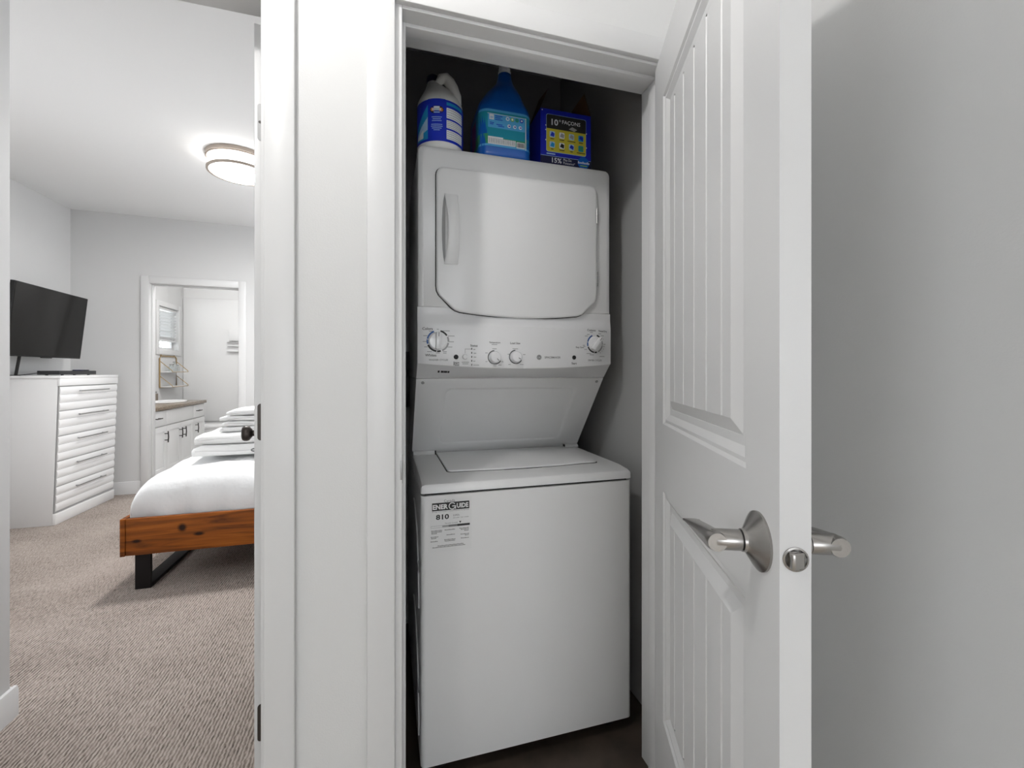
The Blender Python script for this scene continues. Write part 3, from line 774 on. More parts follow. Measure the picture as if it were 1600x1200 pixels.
et('UIDE', 0.785, 0.848, 0.094, 0.28, 'paper_white', 3, 0.04)
for (r0, r1, c, ly) in ((0.0, 0.0105, 'ink_black', 3), (0.0078, 0.0105, 'paper_white', 4)):
    for i in range(28):
        a0, a1 = 2 * math.pi * i / 28 + 0.6, 2 * math.pi * (i + 1) / 28 + 0.6
        if c == 'paper_white' and i > 24: continue
        q = [(0.535 + r * math.cos(a) / EWd, 0.85 + r * math.sin(a) / EHt) for r, a in ((r0, a0), (r1, a0), (r1, a1), (r0, a1))]
        en.poly(q if r0 > 0 else q[1:3] + [(0.535, 0.85)], c, ly)
en.rect(0.535, 0.625, 0.838, 0.858, 'paper_white', 5); en.rect(0.60, 0.625, 0.79, 0.858, 'paper_white', 5)
et('Energy consumption / Consommation énergétique', 0.505, 0.755, 0.022, 0.88)
et('810', 0.305, 0.655, 0.100, 0.31, 'ink_black', 2, 0.03)
et('kWh', 0.635, 0.668, 0.042, 0.14, 'ink_grey'); et('per year / par année', 0.745, 0.618, 0.026, 0.37)
et('This model / Ce modèle', 0.515, 0.528, 0.022, 0.31)
en.poly([(0.70, 0.548), (0.755, 0.548), (0.728, 0.507)], 'ink_black', 2)
en.rect(0.03, 0.96, 0.455, 0.495, 'ink_midgrey', 2); en.rect(0.035, 0.30, 0.460, 0.490, 'paper_white', 3)
en.rect(0.45, 0.70, 0.455, 0.495, 'ink_grey', 3); en.rect(0.66, 0.96, 0.455, 0.495, 'ink_black', 4)
for (a, b, wd) in ((0.17, 0.40, 0.26), (0.17, 0.375, 0.25), (0.11, 0.35, 0.13), (0.48, 0.40, 0.25), (0.82, 0.405, 0.23), (0.84, 0.38, 0.20), (0.88, 0.355, 0.11), (0.12, 0.285, 0.18), (0.10, 0.26, 0.12), (0.50, 0.305, 0.20), (0.84, 0.29, 0.21), (0.89, 0.265, 0.10), (0.11, 0.20, 0.17), (0.48, 0.215, 0.27), (0.48, 0.19, 0.25), (0.84, 0.215, 0.20), (0.50, 0.11, 0.62), (0.46, 0.085, 0.78)):
    n = max(3, int(wd / 0.03))
    for i in range(n):
        c = a - wd / 2 + wd * (i + 0.5) / n; en.rect(c - wd / n * 0.40, c + wd / n * 0.36, b - 0.007, b + 0.007 + (0.004 if i % 3 == 0 else 0), 'ink_grey', 2)
eo = en.build('energy_sticker', sw); tag(eo, 'white energy rating sticker reading 810 kWh')

# ================================================================== ITEMS ON THE DRYER
ZD = 1.913
# bleach jug
bj = empty('bleach_jug', (0.180, 1.495, ZD))
tag(bj, 'white bleach jug with a royal blue label on top of the dryer', 'jug')
m = MB(); rings = []
for (z, r, cx) in ((0, 0.068, 0), (0.004, 0.074, 0), (0.012, 0.077, 0), (0.160, 0.077, 0), (0.172, 0.0755, 0), (0.186, 0.070, 0), (0.205, 0.058, -0.002), (0.222, 0.044, -0.008), (0.236, 0.032, -0.015), (0.246, 0.023, -0.021), (0.256, 0.019, -0.024)):
    rings.append([(cx + r * math.cos(2 * math.pi * i / 40), r * math.sin(2 * math.pi * i / 40), z) for i in range(40)])
m.loft(rings)
m.tube([(-0.012, -0.030, 0.236), (0.000, -0.033, 0.252), (0.014, -0.032, 0.256), (0.028, -0.033, 0.244), (0.040, -0.036, 0.222), (0.050, -0.036, 0.198), (0.056, -0.030, 0.175)], [0.010, 0.016, 0.0185, 0.0185, 0.0175, 0.0165, 0.013], 14)
m.build('jug_body', 'bleach_white', bj, ang=50)
MB().lathe([(0.0205, 0.250), (0.0215, 0.252), (0.0215, 0.270), (0.0195, 0.273)], (-0.024, 0, 0), 24).build('cap', 'navy_plastic', bj)
RB = 0.0774
lp = Print(lambda a, b, l: ((RB + l) * math.sin(a), -(RB + l) * math.cos(a), b), 0.0004)
lp.rect(-1.5, 1.45, 0.022, 0.158, 'label_blue', 1, n=26)
for k in range(9):       # pale wave on the left side
    a = -1.32 + 0.075 * k
    lp.poly([(a, 0.03), (a + 0.085, 0.03), (a + 0.085, 0.075 + 0.0075 * k + 0.0075), (a, 0.075 + 0.0075 * k)], 'label_cyan', 2)
for k in range(8):
    a = -1.30 + 0.08 * k
    lp.poly([(a, 0.036 + 0.003 * k), (a + 0.085, 0.039 + 0.003 * k), (a + 0.085, 0.060 + 0.006 * k), (a, 0.050 + 0.006 * k)], 'label_pale', 3)
for k in range(5):
    a = -1.28 + 0.08 * k
    lp.poly([(a, 0.034), (a + 0.085, 0.036), (a + 0.085, 0.046 + 0.004 * k), (a, 0.042 + 0.004 * k)], 'label_white', 4)
lp.rect(-0.64, 0.10, 0.022, 0.158, 'label_blue', 5, n=8)
lp.poly([(-0.26 + 0.29 * math.cos(t * math.pi / 8), 0.122 + 0.0135 * math.sin(t * math.pi / 8)) for t in range(16)], 'ink_black', 6)
for sgn in (-1, 1): lp.poly([(-0.26 + sgn * a_, b_) for a_, b_ in ((0.10, 0.1165), (0.22, 0.1165), (0.265, 0.122), (0.22, 0.128), (0.10, 0.128))], 'label_orange', 7)
lp.rect(-0.38, -0.14, 0.1265, 0.1325, 'label_white', 7, n=4); lp.rect(-0.37, -0.15, 0.1185, 0.1255, 'label_teal', 7, n=4)
for i_ in range(7): lp.rect(-0.45 + 0.055 * i_, -0.415 + 0.055 * i_, 0.1185, 0.1262, 'label_white', 8)
lp.rect(-0.38, -0.14, 0.1115, 0.1145, 'label_pale', 7, n=4)
for (b, wd) in ((0.098, 0.42), (0.092, 0.34), (0.086, 0.40), (0.074, 0.46), (0.068, 0.48), (0.062, 0.40), (0.056, 0.26)):
    n = 8
    for i in range(n): c = -0.26 - wd / 2 + wd * (i + 0.5) / n; lp.rect(c - wd / n * 0.38, c + wd / n * 0.36, b - 0.0011, b + 0.0014, 'label_pale', 6)
for (b0, b1) in ((0.098, 0.132), (0.066, 0.092), (0.030, 0.060)):
    lp.rect(0.14, 0.98, b0, b1, 'label_white', 6, n=9)
    for r_ in range(4):
        bb_ = b0 + (b1 - b0) * (r_ + 0.6) / 4.4
        for i in range(10): c = 0.17 + 0.08 * i; lp.rect(c, c + 0.058, bb_ - 0.0009, bb_ + 0.0012, 'ink_midgrey', 7)
lp.rect(0.14, 0.98, 0.140, 0.150, 'label_cyan', 6, n=6)
tag(lp.build('label', bj), 'blue printed label')

# detergent jug
DX0, DX1, DY0 = 0.303, 0.487, 1.425
DWd, DDp = DX1 - DX0, 0.20
dj = empty('detergent_jug', ((DX0 + DX1) / 2, DY0 + DDp / 2, ZD))
tag(dj, 'large blue laundry detergent jug with green and teal label on the dryer', 'jug')
m = MB(); rings = []
def djring(z, w_, d_, r_, cx=0, cy=0): return [(a + cx, b + cy, z) for a, b in rrect(-w_ / 2, w_ / 2, -d_ / 2, d_ / 2, min(r_, w_ / 2 - .0005, d_ / 2 - .0005), 6)]
for (z, kw, kd, r_, cx, cy) in ((0, .90, .90, .02, 0, 0), (0.006, .97, .97, .026, 0, 0), (0.016, 1, 1, .03, 0, 0), (0.168, 1, 1, .034, 0, 0), (0.182, .985, .98, .04, 0, 0), (0.20, .92, .92, .05, 0.0, -.004), (0.22, .81, .83, .055, .002, -.012), (0.24, .68, .72, .05, .004, -.02), (0.255, .56, .58, .045, .006, -.028), (0.268, .44, .44, .035, .007, -.036), (0.28, .34, .33, .03, .008, -.042), (0.296, .28, .26, .028, .008, -.046), (0.314, .25, .235, .026, .008, -.046)):
    rings.append(djring(z, DWd * kw, DDp * kd, r_, cx, cy))
m.loft(rings).build('jug_body', 'jug_blue', dj, ang=50)
MB().lathe([(0.0195, 0.300), (0.0195, 0.309), (0.0225, 0.310), (0.0225, 0.313), (0.0190, 0.314), (0.0190, 0.320), (0.0205, 0.321), (0.0205, 0.324), (0.0185, 0.326), (0.0185, 0.336), (0.016, 0.337)], (0.008, -0.046, 0.012), 28).build('neck_ring', 'label_white', dj)
MB().box(0.0015, 0.0055, -0.0645, -0.0605, 0.338, 0.357).build('drip_tab', 'label_white', dj, bevel=0.001)
def wrapmap(a, b, l):    # a: metres along the front and left sides; negative beyond the left corner
    h, r_ = DWd / 2, 0.034; y = -DDp / 2
    if a >= -h + r_ and a <= h - r_: return (a, y - l, b)
    if a > h - r_:
        t = (a - (h - r_)) / r_; t = min(t, 1.57); return (h - r_ + (r_ + l) * math.sin(t), y + r_ - (r_ + l) * math.cos(t), b)
    t = (-h + r_ - a) / r_
    if t < math.pi / 2: return (-h + r_ - (r_ + l) * math.sin(t), y + r_ - (r_ + l) * math.cos(t), b)
    e = (-h + r_ - a) - r_ * math.pi / 2; return (-h - l, y + r_ + e, b)
lp = Print(wrapmap, 0.0005)
lp.rect(-0.20, 0.115, 0.034, 0.158, 'label_teal', 1, n=36)
lp.rect(-0.20, 0.115, 0.040, 0.075, 'label_green', 2, n=36)
lp.rect(-0.10, 0.115, 0.034, 0.041, 'label_sky', 3, n=24)
lp.rect(-0.10, 0.115, 0.150, 0.158, 'label_sky', 3, n=24)
lp.rect(-0.20, -0.135, 0.050, 0.145, 'label_purple', 4, n=8)
lp.rect(-0.064, 0.066, 0.096, 0.142, 'label_sky', 4)
lp.rect(-0.064, 0.066, 0.064, 0.094, 'label_teal', 4)
lp.rect(-0.066, 0.068, 0.142, 0.1435, 'label_white', 5)
for i, cc in enumerate(('label_white', 'label_lime', 'label_green', 'label_blue')):
    lp.disc(0.004 + 0.0165 * i, 0.132, 0.0066, cc, 5); lp.disc(0.004 + 0.0165 * i, 0.132, 0.0035, ('label_sky', 'label_white', 'label_teal', 'label_white')[i], 6)
for i in range(3):
    lp.disc(0.009 + 0.020 * i, 0.108, 0.0060, 'label_white', 5); lp.rect(0.009 + 0.020 * i - 0.002, 0.009 + 0.020 * i + 0.004, 0.106, 0.110, 'label_blue', 6)
lp.rect(-0.060, -0.044, 0.122, 0.140, 'label_white', 5); lp.rect(-0.057, -0.047, 0.126, 0.133, 'label_pale', 6)
for (a0, a1, b) in ((-0.040, -0.014, 0.136), (-0.040, -0.020, 0.130), (-0.040, -0.014, 0.124), (-0.058, -0.044, 0.112), (-0.058, -0.046, 0.107), (-0.036, -0.014, 0.108), (-0.030, -0.008, 0.103)):
    lp.rect(a0, a1, b - 0.0013, b + 0.0013, 'label_blue', 5)
lp.rect(-0.064, -0.012, 0.0605, 0.0655, 'label_white', 6)
lp.rect(-0.064, 0.032, 0.040, 0.0605, 'label_white', 6)
for r_ in range(4):
    for i in range(15): lp.rect(-0.061 + 0.0061 * i, -0.0563 + 0.0061 * i - (0.001 if (i * r_) % 3 else 0.002), 0.0435 + 0.0044 * r_, 0.0457 + 0.0044 * r_, 'ink_grey', 7)
lp.rect(0.035, 0.064, 0.037, 0.058, 'label_white', 6)
xx = 0.038
for i in range(11): 
    wd = (0.0010, 0.0016, 0.0008, 0.0020)[i % 4]; lp.rect(xx, xx + wd, 0.040, 0.055, 'ink_black', 7); xx += wd + 0.0010
lp.rect(0.0665, 0.0695, 0.034, 0.144, 'label_white', 6)
tag(lp.build('label', dj), 'teal and green printed label')

# tablet carton
KX0, KX1, KY0, KH, KD = 0.520, 0.713, 1.430, 0.196, 0.13
kb = empty('dishwasher_tablet_box', ((KX0 + KX1) / 2, KY0, ZD))
tag(kb, 'opened blue cardboard box with yellow panel on top of the dryer', 'box')
KW = KX1 - KX0; h = KW / 2; t_ = 0.0012
MB().box(-h, h, 0, t_, 0, KH).build('front_wall', 'carton_blue', kb)
MB().box(-h, h, KD - t_, KD, 0, KH).build('rear_wall', 'carton_blue', kb)
MB().box(-h, -h + t_, t_, KD - t_, 0, KH).build('side_wall', 'carton_blue', kb)
MB().box(h - t_, h, t_, KD - t_, 0, KH).build('side_wall', 'carton_blue', kb)
MB().box(-h + t_, h - t_, t_, KD - t_, 0, t_).build('base', 'carton_kraft', kb)
fl = MB().add([(-h, 0.002, KH), (-h, KD * 0.9, KH), (-h + 0.030, KD * 0.75, KH + 0.088), (-h + 0.034, 0.012, KH + 0.082)], [(0, 1, 2, 3)])
fl.add([(-h - t_, 0.002, KH), (-h - t_, KD * 0.9, KH), (-h + 0.030 - t_, KD * 0.75, KH + 0.088), (-h + 0.034 - t_, 0.012, KH + 0.082)], [(3, 2, 1, 0)])
fl.build('flap', 'carton_kraft', kb, flat=True)
fl = MB().add([(h, 0.002, KH), (h, KD * 0.95, KH), (h - 0.030, KD * 0.80, KH + 0.070), (h - 0.012, 0.030, KH + 0.098)], [(0, 1, 2, 3)])
fl.add([(h + t_, 0.002, KH), (h + t_, KD * 0.95, KH), (h - 0.030 + t_, KD * 0.80, KH + 0.070), (h - 0.012 + t_, 0.030, KH + 0.098)], [(3, 2, 1, 0)])
fl.build('flap', 'carton_kraft', kb, flat=True)
fl = MB().add([(-h, KD, KH), (h, KD, KH), (h - 0.02, KD + 0.05, KH - 0.03), (-h + 0.02, KD + 0.05, KH - 0.03)], [(0, 1, 2, 3)])
fl.build('flap', 'carton_kraft', kb, flat=True)
kp = Print(lambda a, b, l: (-h + a * KW, -0.0002 - l, b * KH), 0.0003)
def kt(txt, a, b, hh, wd, m_, lay, bold=0.0):
    vs, fs, tw, th = text_mesh(txt, bold); kp.mb.add([kp.fn(a + x / tw * wd, b + y / th * hh, lay * kp.lift) for x, y in vs], fs, kp.mi(m_))
yp = rrect(0.115, 0.895, 0.245, 0.905, 0.035, 4)
kp.poly([(a + (0.006 if a > .5 else -0.006), b + (0.008 if b > .5 else -0.008)) for a, b in yp], 'label_pale', 1)
kp.poly(yp, 'carton_yellow', 2)
kp.poly(rrect(0.115, 0.895, 0.655, 0.905, [0.001, 0.001, 0.035, 0.035], 4), 'ink_black', 3)
kt('10', 0.275, 0.775, 0.115, 0.13, 'label_white', 4, 0.02); kt('+', 0.375, 0.815, 0.05, 0.045, 'label_white', 4)
kt('FAÇONS', 0.60, 0.795, 0.085, 0.36, 'label_white', 4, 0.01)
kp.poly([(0.55, 0.69), (0.62, 0.74), (0.72, 0.70), (0.66, 0.66)], 'ink_midgrey', 4)
for i in range(4):
    for j in range(2):
        cx, cz = 0.225 + 0.19 * i, 0.555 - 0.185 * j
        kp.poly(rrect(cx - 0.052, cx + 0.052, cz - 0.055, cz + 0.055, 0.02, 3), ('label_pale', 'label_white', 'label_pale', 'label_cyan', 'label_pale', 'label_white', 'label_pale', 'label_teal')[i + 4 * j], 3)
        kp.poly([(cx - 0.04, cz - 0.03 + 0.01 * i), (cx + 0.035, cz - 0.045), (cx + 0.045, cz + 0.02), (cx - 0.01, cz + 0.045)], ('label_blue', 'ink_midgrey', 'ink_midgrey', 'label_blue', 'label_cyan', 'ink_black', 'label_blue', 'label_green')[i + 4 * j], 4)
        wd = (0.07, 0.09, 0.16, 0.08, 0.05, 0.10, 0.05, 0.17)[i + 4 * j]
        kp.rect(cx - wd / 2, cx + wd / 2, cz - 0.088, cz - 0.074, 'ink_black', 3)
kp.rect(0.115, 0.285, 0.192, 0.214, 'label_pale', 2)
kp.rect(0, 1, 0.0, 0.165, 'navy_plastic', 1); kp.rect(0.0, 1, 0.160, 0.168, 'label_pale', 2)
kt('15%', 0.315, 0.095, 0.09, 0.19, 'label_white', 3, 0.015); kt('Plus De', 0.525, 0.125, 0.045, 0.16, 'label_white', 3); kt('Puissance*', 0.56, 0.07, 0.045, 0.23, 'label_white', 3)
kp.poly([(0.845 + 0.115 * math.cos(i * math.pi / 10), 0.115 + 0.112 * math.sin(i * math.pi / 10)) for i in range(20)], 'jug_blue', 3)
for i_ in range(8): kp.rect(0.735 + 0.030 * i_, 0.755 + 0.030 * i_, 0.098, 0.128 + 0.012 * (i_ % 3 == 0), 'label_white', 4)
kp.rect(0.78, 0.92, 0.055, 0.072, 'label_lime', 4)
for (a, b) in ((0.10, 0.70), (0.10, 0.62), (0.10, 0.44), (0.905, 0.66), (0.905, 0.40), (0.03, 0.965)): kp.disc(a, b, 0.012, 'label_white', 4, 8)
kp.build('front_print', kb)

# closet wall outlet
so = MB().prism(rrect(-0.06, 0.06, 1.02, 1.28, 0.01, 3), 'y', -0.012, 0)
so_r = empty('wall_outlet', (0.075, 2.10, 0)); tag(so_r, 'dark electrical outlet box on the closet wall behind the dryer', 'outlet')
so.build('outlet_box', 'box_black', so_r, bevel=0.002)
MB().lathe([(0.03, -0.012), (0.03, -0.03), (0.02, -0.034)], (0, 0, 1.18), 16, 'y').build('plug', 'box_black', so_r)

# ================================================================== BEDROOM
# ceiling light
cl = empty('drum_ceiling_light', (-0.991, 3.51, H))
tag(cl, 'round drum ceiling light with champagne bands above the bed', 'ceiling light')
MB().lathe([(0.206, 0), (0.206, -0.026), (0.200, -0.028), (0.200, -0.034)], n=48).build('ceiling_band', 'champagne', cl)
MB().lathe([(0.193, -0.034), (0.193, -0.102)], n=48).build('drum_glass', 'drum_glow', cl)
MB().lathe([(0.196, -0.100), (0.2005, -0.100), (0.2005, -0.115), (0.186, -0.115), (0.186, -0.108)], n=48, caps=False).build('lower_band', 'champagne', cl)
MB().lathe([(0.186, -0.110), (0.17, -0.119), (0.12, -0.126)], n=48, caps=False).lathe([(0.12, -0.126), (0.05, -0.129), (0.001, -0.13)], n=48, caps=False, m=1).build('diffuser', ['diffuser_rim', 'lamp_glow'], cl)

# dresser
FX = -2.437; DYN, DYF = 4.198, 4.952
dr = empty('dresser', (FX, DYN, 0))
tag(dr, 'tall white five-drawer dresser with wavy fronts and bar pulls', 'dresser')
lean = lambda p: (p[0] + 0.036 * p[2] / 1.15, p[1], p[2])
DL = DYF - DYN; DEP = FX - XL - 0.015
MB().box(-DEP, -0.022, 0.0, DL, 0.0, 1.131).xf(lambda p: (p[0] + (0.036 * p[2] / 1.15 if p[0] > -0.1 else 0), p[1], p[2])).build('carcass', 'dresser_side', dr, bevel=0.002)
MB().box(-DEP, -0.004, -0.004, DL + 0.004, 1.131, 1.153).xf(lambda p: (p[0] + (0.036 if p[0] > -0.1 else 0), p[1], p[2])).build('top_board', 'lacquer_white', dr, bevel=0.003)
MB().box(-0.022, -0.004, -0.002, DL + 0.002, 1.073, 1.131).xf(lean).build('header', 'lacquer_white', dr, bevel=0.004)
MB().box(-0.022, 0.0, -0.002, DL + 0.002, 0.0, 0.086).xf(lean).build('plinth', 'lacquer_white', dr, bevel=0.006)
ZL = [1.069, 0.878, 0.683, 0.488, 0.293, 0.099]
MB().box(-0.026, -0.012, 0.004, DL - 0.004, 0.090, 1.072).xf(lean).build('drawer_shadow_gap', 'ink_midgrey', dr)
for k in range(5):
    z1, z0 = ZL[k] - 0.003, ZL[k + 1] + 0.003
    pts = [(-0.02, z0)]
    for i in range(25):
        t = i / 24; ph = (t * 3) % 1.0 if t < 1 else 1.0
        pts.append((-0.0125 + 0.0065 * math.sin(math.pi * min(1, ph)) ** 0.7 * (1.1 - 0.2 * ph), z0 + (z1 - z0) * t))
    pts.append((-0.02, z1))
    dm = MB().loft([[(x, 0.010, z) for x, z in pts], [(x, DL - 0.004, z) for x, z in pts]]).xf(lean)
    do = dm.build('drawer', 'lacquer_white', dr, ang=50)
    zc = z0 + (z1 - z0) * 0.80; c = DL * 0.515
    hm = MB().tube([(0.018, c - 0.19, zc), (0.018, c + 0.19, zc)], 0.0055, 10)
    for q in (-0.16, 0.16): hm.tube([(-0.008, c + q, zc), (0.018, c + q, zc)], 0.0045, 8)
    hm.xf(lean).build('handle', 'steel', do)

# television
tvA, tvB = onX(138, 467.5, -2.535), onX(24.5, 437.5, -2.490)      # far top, near top
tvC = onX(126.5, 561, -2.590)                                     # far bottom
tv = empty('television', (tvC.x - 0.03, (tvA.y + tvB.y) / 2, tvC.z))
tag(tv, 'black flat-screen television tilted forward above the dresser', 'television')
O = tvB; ex = (tvA - tvB); TW_ = ex.length; ex.normalize()
ez = tvC - tvA; ez = ez - ex * ez.dot(ex); THt = ez.length; ez.normalize(); ey = ex.cross(ez)
if ey.x < 0: ey = -ey
orig = Vector(tv.location)
T = lambda p: O + ex * p[0] + ez * p[1] + ey * p[2] - orig
MB().box(0, TW_, 0, THt, -0.030, -0.002).xf(T).build('housing', 'tv_black', tv, bevel=0.003)
MB().box(0.006, TW_ - 0.006, 0.006, THt - 0.012, -0.003, 0.0).xf(T).build('screen', 'tv_screen', tv)
MB().box(TW_ * 0.15, TW_ * 0.85, THt * 0.30, THt * 0.95, -0.055, -0.028).xf(T).build('rear_housing', 'tv_black', tv, bevel=0.01)
MB().box(TW_ * 0.43, TW_ * 0.57, THt - 0.002, THt + 0.006, -0.012, -0.001).xf(T).build('badge', 'tv_black', tv, bevel=0.002)
wp = Vector((XL + 0.002, orig.y, tvC.z + 0.25)) - orig; ap = T((TW_ * 0.5, THt * 0.6, -0.05))
mm = MB().tube([wp + Vector((0.03, 0, 0)), (wp + ap) / 2 + Vector((0, 0.05, 0)), ap], 0.018, 8); mm.box(wp.x + 0.001, wp.x + 0.031, wp.y - 0.1, wp.y + 0.1, wp.z - 0.1, wp.z + 0.1)
mm.build('wall_arm', 'tv_black', tv)
q0, q1 = onX(30.5, 556, -2.60) - orig, Vector((-2.66, 0, 1.154)); q1 = onX(24.5, 583.5, -2.62) - orig
q1.z = 1.155 - orig.z
MB().tube([q0, q1], 0.0095, 8).build('support_strut', 'tv_black', tv)

# set-top box, small receiver on it, cable
z = 1.153
sA, sB = onZ(94.5, 583.8, z), onX(153.5, 583.5, -2.47)
st = empty('set_top_box', (-2.55, 4.52, z)); tag(st, 'slim black set-top box lying on the dresser', 'set-top box')
y0, y1 = onX(95, 583, -2.47).y, onX(152.5, 583, -2.47).y
st.location = (-2.55, (y0 + y1) / 2, z); hl_ = (y1 - y0) / 2
MB().box(-0.07, 0.07, -hl_, hl_, 0.007, 0.038).build('case', 'box_black', st, bevel=0.002)
for a in (-0.05, 0.05):
    for b in (-hl_ * 0.7, hl_ * 0.7): MB().lathe([(0.009, 0), (0.009, 0.007)], (a, b, 0), 10).build('foot', 'box_black', st)
sr = empty('streaming_box', (-2.52, onX(131, 580, -2.5).y, z + 0.038)); tag(sr, 'tiny dark blue box sitting on the black set-top box', 'media box')
MB().box(-0.03, 0.03, -0.055, 0.055, 0, 0.009).build('case', 'navy_plastic', sr, bevel=0.002)
MB().box(0.0295, 0.031, -0.02, 0.035, 0.002, 0.007).build('front_strip', 'tv_screen', sr)
cbp = [Vector((-2.60, y0 + 0.02, z + 0.022)), Vector((-2.60, y0 - 0.03, z + 0.02)), Vector((-2.61, y0 - 0.09, z + 0.012)), Vector((-2.63, y0 - 0.15, z + 0.004)), Vector((-2.66, y0 - 0.2, z + 0.004))]
cbp[0].y = y0 - 0.001
tag(MB().tube(cbp, 0.0035, 8).build('power_cable', 'box_black', None), 'thin black cable trailing from the set-top box on the dresser', 'cable')

# bed
BX0, BX1, BY0, BY1 = -1.362, 0.70, 2.815, 4.36
bd = empty('bed', (BX0, BY0, 0)); tag(bd, 'low wooden platform bed with dark metal sled legs', 'bed')
L_, W_ = BX1 - BX0, BY1 - BY0
RZ0, RZ1 = 0.196, 0.394
MB().box(0.026, L_, 0.002, 0.026, RZ0, RZ1).build('side_rail', 'bed_wood', bd, bevel=0.003)
MB().box(0.026, L_, W_ - 0.026, W_ - 0.002, RZ0, RZ1).build('side_rail', 'bed_wood', bd, bevel=0.003)
MB().box(0.0, 0.024, 0.0, W_, RZ0 - 0.002, RZ1 + 0.001).build('foot_rail', 'bed_wood', bd, bevel=0.003)
MB().box(L_, L_ + 0.03, 0.0, W_, RZ0, 1.0).build('headboard', 'bed_wood', bd, bevel=0.003)
for i in range(12):
    MB().box(0.07 + i * 0.165, 0.15 + i * 0.165, 0.026, W_ - 0.026, 0.30, 0.318).build('slat', 'bed_wood', bd)
for xo in (0.055, L_ - 0.12):
    lg = MB().box(xo, xo + 0.072, 0.03, 0.05, 0.0, 0.30).box(xo, xo + 0.072, W_ - 0.05, W_ - 0.03, 0.0, 0.30).box(xo, xo + 0.072, 0.05, W_ - 0.05, 0.0, 0.020)
    lg.build('sled_leg', 'leg_black', bd, bevel=0.0015)
MX0, MX1, MYa, MYb = BX0 + 0.037, BX1 - 0.016, BY0 + 0.041, BY1 - 0.041
# duvet: draped sheet with soft wrinkles
dv = MB(); NX, NY = 72, 60
def sm(t): t = max(0, min(1, t)); return t * t * (3 - 2 * t)
grid = []
def edge_profile(t):      # t 0..1 from hem to flat: outward offset (0..1), height (0..1)
    a = min(1, t / 1.0) * math.pi / 2
    return a
DZ0, DZT, RAD = 0.3185, 0.612, 0.135
def lobes(i, n):          # parameter -> (inward distance, drop)
    pass
def strip(n_side, n_flat, length):
    out = []
    drop = DZT - DZ0
    for k in range(n_side):      # vertical then curved
        t = k / n_side
        if t < 0.35: out.append((0.0 + 0.02 * (1 - t / 0.35), DZ0 + (drop - RAD) * (t / 0.35), 1.0))
        else:
            a = (t - 0.35) / 0.65 * math.pi / 2
            out.append((RAD * 1.15 * (1 - math.cos(a)), DZT - RAD + RAD * math.sin(a), 1 - math.sin(a)))
    for k in range(n_flat + 1):
        t = k / n_flat; out.append((RAD * 1.15 + (length - 2 * RAD * 1.15) * t, DZT, 0.0))
    left = out[:n_side]
    for d_, z_, s_ in reversed(left): out.append((length - d_, z_, s_))
    return out
sx = strip(12, 30, MX1 - MX0); sy = strip(12, 26, MYb - MYa)
for (dx, zx, ax) in sx:
    row = []
    for (dy, zy, ay) in sy:
        zz = DZT - math.hypot(DZT - zx, DZT - zy)
        zz = max(zz, DZ0)
        x, y = MX0 + dx, MYa + dy
        wv = noise.noise(Vector((x * 3.0, y * 2.6, 1.3))) * 0.022 + noise.noise(Vector((x * 9, y * 7, 4.0))) * 0.010
        crown = 0.045 * math.sin(math.pi * min(1, max(0, dx / (MX1 - MX0)))) ** 0.5 * math.sin(math.pi * min(1, max(0, dy / (MYb - MYa)))) ** 0.5
        k = (zz - DZ0) / (DZT - DZ0)
        fold = (1 - k) * 0.014 * math.sin(x * 34 + 3 * noise.noise(Vector((x * 4, 0, 0)))) * (1 if ay > 0.3 else 0)
        fold2 = (1 - k) * 0.012 * math.sin(y * 30 + 3 * noise.noise(Vector((0, y * 4, 0)))) * (1 if ax > 0.3 else 0)
        cr_ = noise.noise(Vector((x * 7.0, zz * 9.0, y * 2.0))) * 0.016 * min(1, ay * 2) * k
        row.append((x + fold2, y + fold + cr_, zz + (wv + crown) * k))
    grid.append(row)
nx, ny = len(grid), len(grid[0])
dv.add([p for r in grid for p in r], [(i * ny + j, (i + 1) * ny + j, (i + 1) * ny + j + 1, i * ny + j + 1) for i in range(nx - 1) for j in range(ny - 1)])
duv = dv.build('duvet', 'linen_white', None, ang=80)
tag(duv, 'puffy white duvet spread over the bed', 'duvet')
def duvet_top(x0, x1, y0, y1): return max(p[2] for r in grid for p in r if x0 < p[0] < x1 and y0 < p[1] < y1)
def duvet_z(x, y):
    best = min((p for r in grid for p in r), key=lambda p: (p[0] - x) ** 2 + (p[1] - y) ** 2); return best[2]

